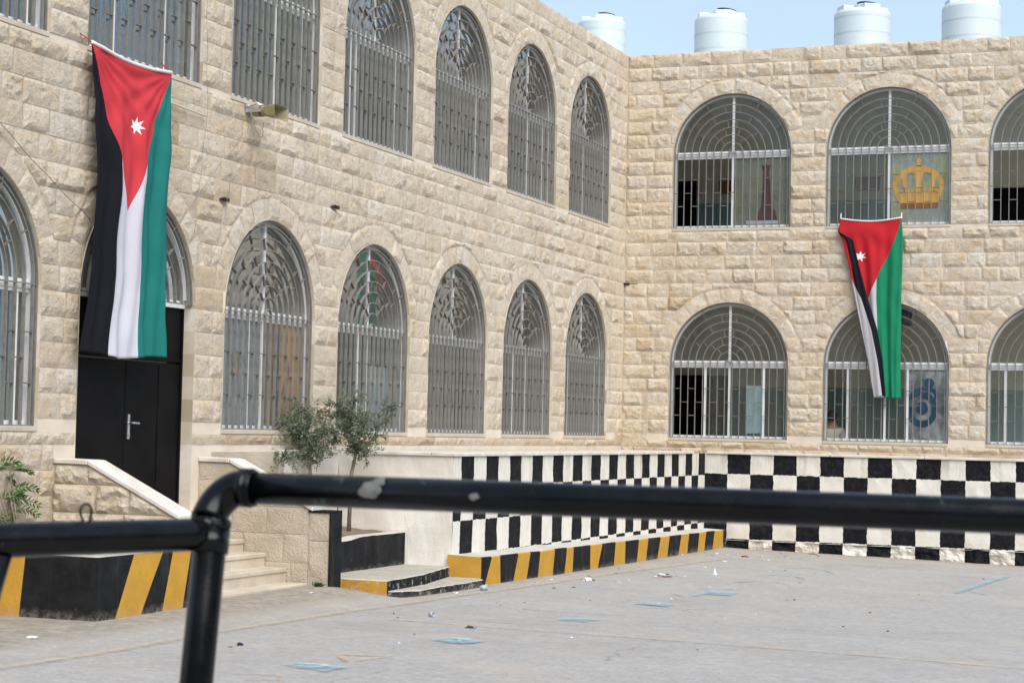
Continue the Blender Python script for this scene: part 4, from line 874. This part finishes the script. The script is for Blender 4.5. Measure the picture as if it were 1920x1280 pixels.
mb = MB(); n, m_ = 18, 12
for j in range(m_+1):
    for i in range(n):
        t = math.pi*.60*j/m_; a = 2*math.pi*i/n; lw = -.02*max(0, -math.sin(a))*(j/m_); r_ = .094+.004*noise.noise((i*.9, j*.9, 1)); mb.vert((r_*.93*math.sin(t)*math.cos(a), .042+r_*math.sin(t)*math.sin(a)*1.05, 1.125+r_*1.05*math.cos(t)+lw*1.5))
for j in range(m_):
    for i in range(n): a = j*n+i; b_ = j*n+(i+1) % n; mb.face((a, a+n, b_+n, b_))
mb.build('hair', M_hair, pers, smooth=True)
for s in (-1, 1): mb = MB(); mb.lathe([(0, -.025), (.014, -.015), (.016, .005), (.010, .024), (0, .028)], (s*.083, .05, 1.095), 10); mb.build('ear', M_skin, pers, smooth=True)
bn = empty('bench', (PX, PYY, -.75), 'plain wooden bench under the seated person inside the lower window', 'bench')
mb = MB(); mb.box(-.3, .3, -.14, .16, .30, .34); mb.build('seat', C_brd, bn)
for s in (-1, 1):
    for q in (-.11, .13): mb = MB(); mb.box(s*.27-.02, s*.27+.02, q-.02, q+.02, 0, .2995); mb.build('leg', C_brd, bn)

# ------------------------------------------------------------------ trees and plants
def leaf_mat(name, stops, rough=.6):
    t = NT(name); c = t.ramp(t.attr('tint'), stops); t.done(c, rough, 0, .35); tl = t.n.new('ShaderNodeBsdfTranslucent'); t.put(tl.inputs[0], c); m = t.n.new('ShaderNodeMixShader'); m.inputs[0].default_value = .25
    t.l.new(t.b.outputs[0], m.inputs[1]); t.l.new(tl.outputs[0], m.inputs[2]); t.l.new(m.outputs[0], t.out.inputs[0]); return t.mat
M_olive = leaf_mat('olive_leaves', [(0., (.05, .07, .04)), (.45, (.11, .145, .08)), (.75, (.19, .23, .155)), (1., (.30, .33, .26))]); M_bush = leaf_mat('bush_leaves', [(0., (.035, .06, .02)), (.6, (.07, .14, .03)), (1., (.13, .22, .06))]); M_bark = rough_mat('olive_bark', (.25, .21, .155), (.14, .115, .08), 12, .9, 40, .6)
def leaf(mb, p, d, L, w, rng, tint):
    d = d.normalized(); s = d.cross(Vector((rng.uniform(-1, 1), rng.uniform(-1, 1), rng.uniform(-1, 1)))).normalized()*w; k = d.cross(s).normalized()*L*.12; mb.tv = tint
    b = len(mb.v); 
    for q in (p, p+d*L*.45+s+k, p+d*L, p+d*L*.45-s+k): mb.vert(q)
    mb.face((b, b+1, b+2, b+3))
def olive(base, branches, radii, label, seed, yj, gname):
    rng = random.Random(seed); root = empty('olive_tree', base, label, 'tree', gname); lf = MB(); bv = Vector(base); O = []
    for bi, br in enumerate(branches):
        P = [Vector(p) for p in br]; off = yj[bi]
        for i, p in enumerate(P): p.y += off*i/(len(P)-1)
        r0 = radii[bi]; mb = MB(); mb.tube([p-bv for p in P], [r0*(1-.75*i/(len(P)-1)) for i in range(len(P))], 7); mb.build('trunk' if bi == 0 else 'branch', M_bark, root, smooth=True)
        L = len(P)
        for i in range(L-1):
            if bi == 0 and i < 3: continue
            n_t = int((P[i+1]-P[i]).length*(50 if P[i].z < -.05 else 54))+2
            for t in range(n_t):
                q = P[i].lerp(P[i+1], rng.random()); dr = Vector((rng.gauss(0, 1), rng.gauss(0, 1), rng.gauss(.25, .8))).normalized(); tl = rng.uniform(.06, .27); tip = q+dr*tl
                if t % 2 == 0: O.append([q-bv, (q+tip)/2-bv+Vector((0, 0, .01)), tip-bv])
                tone = rng.gauss(.55, .2)
                for l_ in range(rng.randint(13, 21)):
                    pp = q.lerp(tip, rng.random())+Vector((rng.gauss(0, .012), rng.gauss(0, .012), rng.gauss(0, .012))); dl = (dr*.7+Vector((rng.gauss(0, .7), rng.gauss(0, .7), rng.gauss(0, .6))))
                    leaf(lf, pp-bv, dl, rng.uniform(.030, .058), rng.uniform(.0055, .009), rng, min(1, max(0, tone+rng.gauss(0, .2))))
    tw = MB()
    for p in O: tw.tube(p, [.004, .003, .0015], 4)
    tag(tw.build('twigs', M_bark, root), kind='stuff'); tag(lf.build('crown', M_olive, root), kind='stuff')
B1 = [[[.19, -11.0, -1.04], [.176, -11.0, -.488], [.174, -11.0, -.403], [.161, -11.0, -.291], [.143, -11.0, -.171], [.106, -11.0, -.077], [.028, -11.0, -.032], [-.05, -11.0, .031], [-.14, -11.0, .089]], [[.16, -11.0, -.283], [.09, -10.98, -.268], [.0, -11.0, -.254], [-.12, -11.0, -.294], [-.15, -11.0, -.355]], [[.143, -11.0, -.171], [.213, -11.0, -.109], [.288, -11.0, -.048], [.303, -11.0, .073]], [[.106, -11.0, -.077], [.159, -11.0, .07], [.186, -11.0, .157], [.10, -11.0, .224]], [[.028, -11.0, -.032], [.0, -11.0, .102], [.03, -11.0, .223]], [[.162, -11.0, -.343], [.257, -11.0, -.314], [.291, -11.0, -.168]], [[.143, -11.0, -.171], [.26, -11.0, -.03], [.37, -11.0, .04]]]
B1 = [[[max(.09, p[0]+.0)+.0, p[1]+(0 if p[0] > .09 else (p[0]-.09)*2.05), p[2]] for p in br] for br in B1]
B2 = [[[.44, -10.6, -1.04], [.45, -10.6, -.486], [.458, -10.6, -.416], [.492, -10.6, -.267], [.499, -10.6, -.18], [.448, -10.6, -.094], [.416, -10.6, .027], [.403, -10.6, .149], [.419, -10.6, .254], [.455, -10.6, .351]], [[.499, -10.6, -.18], [.632, -10.6, -.116], [.724, -10.6, .034], [.778, -10.6, .139], [.813, -10.6, .261]], [[.416, -10.6, .01], [.296, -10.6, .147], [.149, -10.6, .171], [.09, -10.66, .254]], [[.49, -10.6, -.189], [.596, -10.6, -.195], [.693, -10.6, -.245]], [[.448, -10.6, -.094], [.551, -10.6, .013], [.575, -10.6, .196]], [[.427, -10.6, -.025], [.282, -10.6, -.028], [.266, -10.6, -.151]], [[.414, -10.6, .08], [.507, -10.6, .221]], [[.414, -10.6, .08], [.36, -10.6, .22], [.292, -10.6, .287]]]
olive((.19, -11, -1.05), B1, [.022, .012, .012, .012, .010, .010, .010], 'scraggly young olive tree leaning towards the stairs in the black planter', 11, [0, -.1, .15, -.15, .1, .1, .1], 'young olive trees in the planter')
olive((.44, -10.6, -1.05), B2, [.023, .014, .012, .010, .012, .010, .010, .010], 'fuller upright olive tree in the black planter beside the white end wall', 12, [0, .12, -.1, -.15, .15, -.12, .1, -.1], 'young olive trees in the planter')
rng = random.Random(4); bush = empty('bush', (-.0+.25, -16.1, -1.0), 'bright green bush with toothed leaflets at the left edge behind the railing', 'bush'); lf = MB(); tw = MB(); bv = Vector((.25, -16.1, -1.0))
for tx, tz in ((.155, -.28), (.12, -.36), (.06, -.33), (.19, -.50), (.215, -.62), (.205, -.70), (.18, -.78), (.13, -.58), (.1, -.72), (.06, -.55), (.0, -.45), (.17, -.86), (.05, -.8), (.12, -.9), (0, -.68)):
    tip = Vector((tx+.02, -16.0+rng.uniform(-.2, .15), tz)); st = Vector((tx-.32, tip.y-.12, tz-.05+rng.uniform(-.05, .1))); st.x = max(.04, st.x); ctrl = (st+tip)/2+Vector((0, 0, .06)); P = []
    for i in range(9): t = i/8; P.append(st*(1-t)**2+ctrl*2*t*(1-t)+tip*t*t)
    tw.tube([p-bv for p in P], .003, 4); tw.tube([Vector((0, 0, 0)), (st-bv)*.6, st-bv], .006, 5)
    for i in range(1, 9):
        d0 = (P[i]-P[i-1]).normalized(); 
        for sgn in (-1, 1):
            sd = Vector((d0.z, rng.uniform(-.5, .5), -d0.x))*sgn; leaf(lf, P[i]-bv, d0*.8+sd*.9+Vector((0, 0, -.15)), .075*(1-.04*i), .012, rng, min(1, max(0, rng.gauss(.5, .22))))
    leaf(lf, tip-bv, d0, .06, .01, rng, .6)
tag(tw.build('stems', M_bark, bush), kind='stuff'); tag(lf.build('foliage', M_bush, bush), kind='stuff')
def weed(x, y, s, label, dark):
    lf = MB(); rr = random.Random(int(x*100))
    for i in range(60): leaf(lf, Vector((rr.gauss(0, .015), rr.gauss(0, .015), .0)), Vector((rr.gauss(0, .7), rr.gauss(0, .7), rr.uniform(.3, 1))), s*rr.uniform(.5, 1.1), s*.13, rr, dark*rr.random())
    tag(lf.build('weed', M_bush, None, loc=gp(x, y, .0)), label, 'weed')
weed(1.33, -13.06, .06, 'small dark weed growing at the foot of the smooth stair wall', .3); weed(3.62, -15.0, .028, 'tiny flat green weed alone in the open asphalt', .7)

# ------------------------------------------------------------------ pipe railing in front of the camera
rail = empty('pipe_railing', (7.56, -25.95, gz(7.5, -26)), 'black painted steel pipe railing close to the camera with an elbow and lower rail', 'railing')
def rp(nm, mb, m=M_pipe, sm=True): o = mb.build(nm, m, rail, smooth=sm); o.location -= rail.location; return o
ra, rb = Vector((7.541, -25.797, -.068)), Vector((8.954, -25.713, -.073)); dx = (rb-ra).normalized(); r0 = .030
pc = Vector((7.487, -25.90, -.15)); pdir = Vector((.02, -.02, -1)).normalized()
mb = MB(); mb.tube([ra-dx*.004, ra+dx*.7, rb, rb+dx*1.2], [r0, r0, r0*1.0, r0], 28); rp('top_rail', mb)
E0 = ra-dx*.064+Vector((0, 0, -.062)); cen = ra+Vector((0, 0, -.062)); P = []
for i in range(13): t = R(90)*i/12; P.append(ra+dx*(-.002)-dx*.055*math.sin(t)+Vector((0, -.034*(t/R(90))**2, -.062*(1-math.cos(t)))))
mb = MB(); mb.tube(P, .0335, 28); rp('elbow', mb)
mb = MB(); mb.tube([ra+dx*(-.008), ra+dx*.010], .0366, 28); mb.tube([ra+dx*.0125, ra+dx*.020], .0340, 28); rp('collar', mb)
ps = Vector((7.492, -25.833, -.139)); foot = Vector((7.54, -26.105, gz(7.5, -26)-.02))
def along(z): t = (ps.z-z)/(ps.z-foot.z); return ps.lerp(foot, t)
mb = MB(); mb.tube([ps+Vector((0, 0, .012)), along(ps.z-.02), along(ps.z-.13), foot], [.0335, .031, .031, .031], 28); rp('post', mb)
mb = MB(); mb.tube([along(ps.z-.008), along(ps.z-.050)], [.0355, .0355], 24); rp('collar', mb)
la = along(ps.z-.016); le = Vector((7.292, -26.209, -.158)); ldir = (le-la).normalized(); le2 = la+ldir*((le-la).length*1.02)
mb = MB(); mb.tube([la-ldir*.005, la+ldir*.05, le2, le2+ldir*.8], [.026, .0305, .0305, .0305], 28); rp('lower_rail', mb)
mb = MB(); mb.tube([along(ps.z+.012-.0025*i_) for i_ in range(9)], [.0330, .0345, .0362, .0372, .0375, .0370, .0362, .0348, .0332], 48)
mb.v = [tuple(Vector(v_)+.0032*noise.noise_vector(Vector(v_)*95)) for v_ in mb.v]; rp('weld', mb)
for c_, rr_, sd_ in ((along(ps.z-.016)-Vector((.018, .012, 0)), .022, 3), (ra+dx*.013, .0346, 5)):
    mb = MB(); P_ = [c_+Vector((0, 0, 0)) for _ in range(1)]; ax_ = ldir if sd_ == 3 else dx; u_ = ax_.cross(Vector((0, 0, 1))).normalized(); w_ = ax_.cross(u_); K = 40
    ringp = [c_+ax_*(.010 if sd_ == 3 else 0)+(rr_+.0085*(sd_ == 3))*(math.cos(2*math.pi*i_/K)*u_+math.sin(2*math.pi*i_/K)*w_) for i_ in range(K+1)]
    mb.tube(ringp, [.0028+.0012*noise.noise(p_*120) for p_ in ringp], 6, cap=False); rp('weld', mb)
hk = la+ldir*((le-la).length*.615); tt = ldir; P = [hk+tt*(.0105*math.cos(a))*1.05+Vector((0, 0, .046+.0145*math.sin(a))) for a in [R(-75+i*22.0) for i in range(15)]]
P[0].z = hk.z+.026; P[-1].z = hk.z+.026; mb = MB(); mb.tube(P, .0026, 8); rp('hook_ring', mb)
lp = le2+Vector((0, 0, .0)); mb = MB(); mb.tube([lp+Vector((0, 0, -.02)), lp+Vector((-.30, -.12, -1.3))], .03, 20); rp('post', mb)
mb = MB(); mb.tube([lp-ldir*.022+Vector((0, 0, -.022)), lp-ldir*.03+Vector((0, 0, -.028))], .006, 10); rp('bolt', mb)
def chip(s, ang, rad_, nm='paint_chip', sx=1., seed=1):
    """flaked paint: a thin irregular patch wrapped round the top rail"""
    rr = random.Random(seed); mb = MB(); up_ = Vector((0, 0, 1)); sd_ = dx.cross(up_).normalized(); n = 20; c = ra+dx*s
    def on(a, l): return c+dx*l+(r0+.0009)*(math.cos(a)*up_+math.sin(a)*sd_)
    ctr = mb.vert(on(ang, 0)); ids = []
    for lv in (.5, 1):
        row = []
        for i in range(n):
            t = 2*math.pi*i/n; q = rad_*lv*(1+.45*noise.noise((math.cos(t)*1.3+seed, math.sin(t)*1.3, 2))); row.append(mb.vert(on(ang+q*math.sin(t)/r0, q*sx*math.cos(t))))
        ids.append(row)
    for i in range(n): j = (i+1) % n; mb.face((ctr, ids[0][i], ids[0][j])); mb.face((ids[0][i], ids[1][i], ids[1][j], ids[0][j]))
    o = rp(nm, mb, M_chip)
chip(.262, R(78), .016, sx=1.3, seed=2); chip(.278, R(40), .015, sx=.75, seed=5); chip(.464, R(88), .006, sx=1.5, seed=7)

# ------------------------------------------------------------------ ground paint and litter
def strip(pts, w, m, nm, label):
    mb = MB(); P = []
    for a, b_ in zip(pts, pts[1:]):
        a, b_ = Vector(a), Vector(b_); n = max(1, int((b_-a).length/.25)); P += [a.lerp(b_, i/n) for i in range(n)]
    P.append(Vector(pts[-1]))
    for i, p in enumerate(P):
        t = (P[min(i+1, len(P)-1)]-P[max(i-1, 0)]).normalized(); n = Vector((-t.y, t.x))*w/2; mb.vert(gp(p.x-n.x, p.y-n.y)); mb.vert(gp(p.x+n.x, p.y+n.y))
    for i in range(len(P)-1): mb.face((2*i, 2*i+2, 2*i+3, 2*i+1))
    return tag(mb.build(nm, m), label, 'ground marking', kind='structure')
strip([(2.33, -20.2), (2.365, -19.29), (2.40, -18.35), (2.36, -17.1), (2.30, -15.83), (2.28, -13.95), (2.22, -10.8), (2.2, -6.9), (2.33, -4.2), (2.498, -2.7)], .09, P_yel, 'painted_line', 'faded yellow line running along the kerb from the lower left')
strip([(2.706, -14.8), (3.495, -14.82), (5.295, -14.89), (6.6, -15.01), (8.6, -15.3)], .07, P_yel, 'painted_line', 'faint yellow line crossing the yard towards the lower right'); strip([(2.5, -2.75), (4.185, -2.62), (6.3, -2.2), (8, -2.0)], .07, P_yel, 'painted_line', 'faint yellow line along the right checkered wall')
LINES = []
def gquad(q, m, nm, label, h=.012):
    mb = MB(); n = 9; q = [Vector(p) for p in q]
    for i in range(n+1):
        for j in range(n+1): p = q[0].lerp(q[3], i/n).lerp(q[1].lerp(q[2], i/n), j/n); mb.vert(gp(p.x, p.y, h))
    for k_, v_ in enumerate(mb.v):
        i, j = divmod(k_, n+1)
        if i in (0, n) or j in (0, n): e_ = noise.noise_vector((v_[0]*9, v_[1]*9, 5)); x_, y_ = v_[0]+.045*e_.x, v_[1]+.055*e_.y; mb.v[k_] = gp(x_, y_, h)
    for i in range(n):
        for j in range(n): a = i*(n+1)+j; mb.face((a, a+1, a+n+2, a+n+1))
    return tag(mb.build(nm, m), label, 'ground marking', kind='structure')
sq = 'painted_square'
gquad([(3.643, -18.198), (3.679, -18.002), (4.042, -18.044), (4.029, -18.329)], P_blu, sq, 'faded blue painted square nearest the camera on the asphalt')
gquad([(3.77, -16.142), (3.815, -15.803), (4.137, -15.926), (4.09, -16.266)], P_blu, sq, 'faded blue painted square in the middle of the diagonal row')
gquad([(3.889, -13.745), (3.915, -13.413), (4.187, -13.49), (4.151, -13.827)], P_blu, sq, 'faded blue painted square third along the diagonal row')
gquad([(3.811, -11.381), (3.787, -11.014), (4.128, -10.958), (4.148, -11.422)], P_blu, sq, 'faded blue painted square fourth along the diagonal row')
gquad([(3.871, -9.306), (3.843, -8.78), (4.159, -8.691), (4.208, -9.284)], P_blu, sq, 'faded blue painted square farthest along the diagonal row')
def gl(q, w, lb):
    o = strip(q, w, P_wht, 'painted_numeral', lb); o.location.z += .006
gl([(3.78, -18.22), (3.90, -18.22), (3.93, -18.10), (3.84, -18.06), (3.78, -18.10)], .03, 'white curl numeral inside the nearest blue square')
gl([(3.87, -15.97), (4.02, -15.99), (3.97, -16.07), (4.02, -16.17), (3.92, -16.19)], .03, 'white angular numeral inside the second blue square')
gl([(3.98, -13.66), (4.08, -13.6), (4.03, -13.72)], .028, 'small white numeral inside the third blue square')
gl([(3.90, -11.2), (3.99, -11.12), (4.02, -11.3)], .03, 'white numeral inside the fourth blue square')
def bl(q, w, nm, lb, m=P_blf): strip(q, w, m, nm, lb)
bl([(6.08, -6.37), (6.147, -4.45), (6.256, -2.505)], .085, 'painted_line', 'short solid blue line at the right of the yard', P_blu)
bl([(3.68, -7.0), (3.85, -6.6), (4.05, -6.55), (4.237, -6.8)], .09, 'painted_stroke', 'faded blue curved stroke beyond the blue squares'); bl([(3.57, -5.5), (3.78, -5.2), (4.0, -5.25), (4.157, -5.66)], .08, 'painted_stroke', 'second faded blue curved stroke towards the corner')
bl([(3.5, -3.9), (3.7, -3.6), (4.0, -3.7), (4.224, -4.2)], .07, 'painted_stroke', 'farthest faded blue curved stroke in the yard'); bl([(3.64, -9.5), (3.83, -9.8), (3.92, -9.68), (3.953, -8.97)], .08, 'painted_stroke', 'faded blue scribble beside the farthest blue square')
bl([(3.62, -8.45), (3.9, -8.2), (4.04, -8.3)], .09, 'painted_stroke', 'faded blue stroke just beyond the farthest blue square'); bl([(3.68, -11.7), (3.98, -11.8), (4.17, -11.6)], .05, 'painted_stroke', 'thin faded blue line under the fourth blue square')
bl([(3.232, -12.82), (3.642, -12.84), (4.15, -12.75)], .05, 'painted_stroke', 'thin faded blue line between the third and fourth squares')
for q, lb in (([(3.67, -17.41), (4.011, -17.273), (3.9, -17.766), (3.67, -17.41)], 'faint yellow triangle outline near the front of the yard'), ([(3.60, -18.71), (3.866, -18.61), (3.97, -18.81), (3.80, -18.91)], 'faint yellow hooked stroke at the bottom edge of the yard')): strip(q, .055, P_yel, 'painted_stroke', lb)
# litter
M_paper = rough_mat('paper', (.66, .66, .70), (.52, .52, .58), 20, .8, 60, .1); M_clear = rough_mat('pale_plastic', (.40, .45, .52), (.30, .35, .44), 12, .3, 50, .1); M_card = rough_mat('brown_card', (.25, .10, .06), (.18, .08, .05), 12, .8, 50, .2); M_navy = rough_mat('navy_plastic', (.012, .014, .05), (.02, .02, .05), 12, .5, 50, .2)
def crumple(x, y, s, m, nm, lb, cat='litter', seed=1, flat=.4, group=None):
    rr = random.Random(seed); bm = bmesh.new(); bmesh.ops.create_icosphere(bm, subdivisions=2, radius=s/2); sx = rr.uniform(1., 1.7)
    for v in bm.verts:
        n = noise.noise_vector(v.co*(3.2/s)+Vector((seed*3.1, 0, 0)))*s*.42; v.co = Vector(((v.co.x+n.x)*sx, (v.co.y+n.y), max(-s*.22*flat, (v.co.z+n.z)*flat)))
    me = bpy.data.meshes.new(nm); bm.to_mesh(me); bm.free(); me.materials.append(m); o = link(nm, me, None, gp(x, y, s*.2*flat), rr.random()*6); return tag(o, lb, cat, group)
def cup(x, y, s, lb, rz):
    mb = MB(); mb.lathe([(.0, 0), (s*.28, 0), (s*.40, s), (s*.37, s*.98), (s*.26, .03*s), (0, .03*s)], n=18); o = mb.build('plastic_cup', M_clear, None, True, gp(x, y, s*.36)); o.rotation_euler = (R(84), 0, R(rz)); return tag(o, lb, 'cup')
crumple(1.616, -17.896, .07, M_paper, 'paper_scrap', 'crumpled white paper scrap lying in front of the striped planter', seed=3, flat=.3); crumple(2.869, -17.294, .035, M_navy, 'bottle_top', 'small dark navy cap on the asphalt right of the railing post', seed=4, flat=.9)
cup(2.965, -14.284, .05, 'small bluish plastic cup lying alone in the open yard', 70); cup(2.05, -10.9, .08, 'clear plastic cup lying at the end of the lower concrete step', 110); cup(1.42, -12.42, .07, 'clear plastic cup against the yellow front of the upper step', 60)
crumple(2.359, -8.452, .075, M_paper, 'paper_scrap', 'white paper ball on the asphalt beside the striped kerb', seed=5, flat=.7); crumple(2.69, -6.703, .09, M_paper, 'paper_scrap', 'larger white paper scrap next to a brown wrapper', seed=6); crumple(2.808, -6.926, .13, M_card, 'wrapper', 'reddish brown wrapper on the asphalt halfway along the kerb', seed=7, flat=.15)
mb = MB(); mb.lathe([(.035, 0), (.0, .085)], n=14); mb.lathe([(.0, 0.002), (.034, .0)], n=14); tag(mb.build('paper_cone', M_paper, None, loc=gp(3.117, -5.862, .0)), 'small upright white paper cone standing on the asphalt', 'litter')
crumple(1.54, -13.6, .05, M_paper, 'paper_scrap', 'white paper scrap at the foot of the lowest stair tread', seed=8, flat=.3); crumple(2.02, -11.45, .06, M_paper, 'paper_scrap', 'white paper scrap beside the chipped lower concrete step', seed=9); crumple(1.891, -16.062, .06, M_card, 'wrapper', 'small brown twig like scrap beside the railing post', seed=10, flat=.2)
rr = random.Random(9); M_pebble = rough_mat('dark_grit', (.10, .09, .08), (.18, .16, .14), 12, .9, 50, .2)
for i in range(18):
    crumple(2.3+rr.gauss(.35, .45), -2.0+rr.gauss(0, .7), rr.uniform(.025, .075), rr.choice((M_paper, M_paper, M_clear, M_card)), 'litter_scrap', 'small scrap of the litter scattered in the corner of the yard by the kerb end', seed=20+i, flat=rr.uniform(.2, .5), group='litter scraps in the corner of the yard')
for i in range(14):
    crumple(rr.uniform(1.9, 2.9), rr.uniform(-10, -4), rr.uniform(.02, .045), rr.choice((M_paper, M_card, M_pebble)), 'litter_crumb', 'tiny crumb of litter strewn on the asphalt along the striped kerb', seed=50+i, flat=rr.uniform(.3, .6), group='litter crumbs along the kerb')
for i in range(30):
    crumple(rr.uniform(2.5, 7), rr.uniform(-17.5, -2), rr.uniform(.012, .026), rr.choice((M_pebble, M_pebble, M_card, M_paper)), 'grit_speck', 'tiny dark crumb of grit lying in the open yard', 'grit', seed=80+i, flat=rr.uniform(.4, .8), group='grit specks in the open yard')
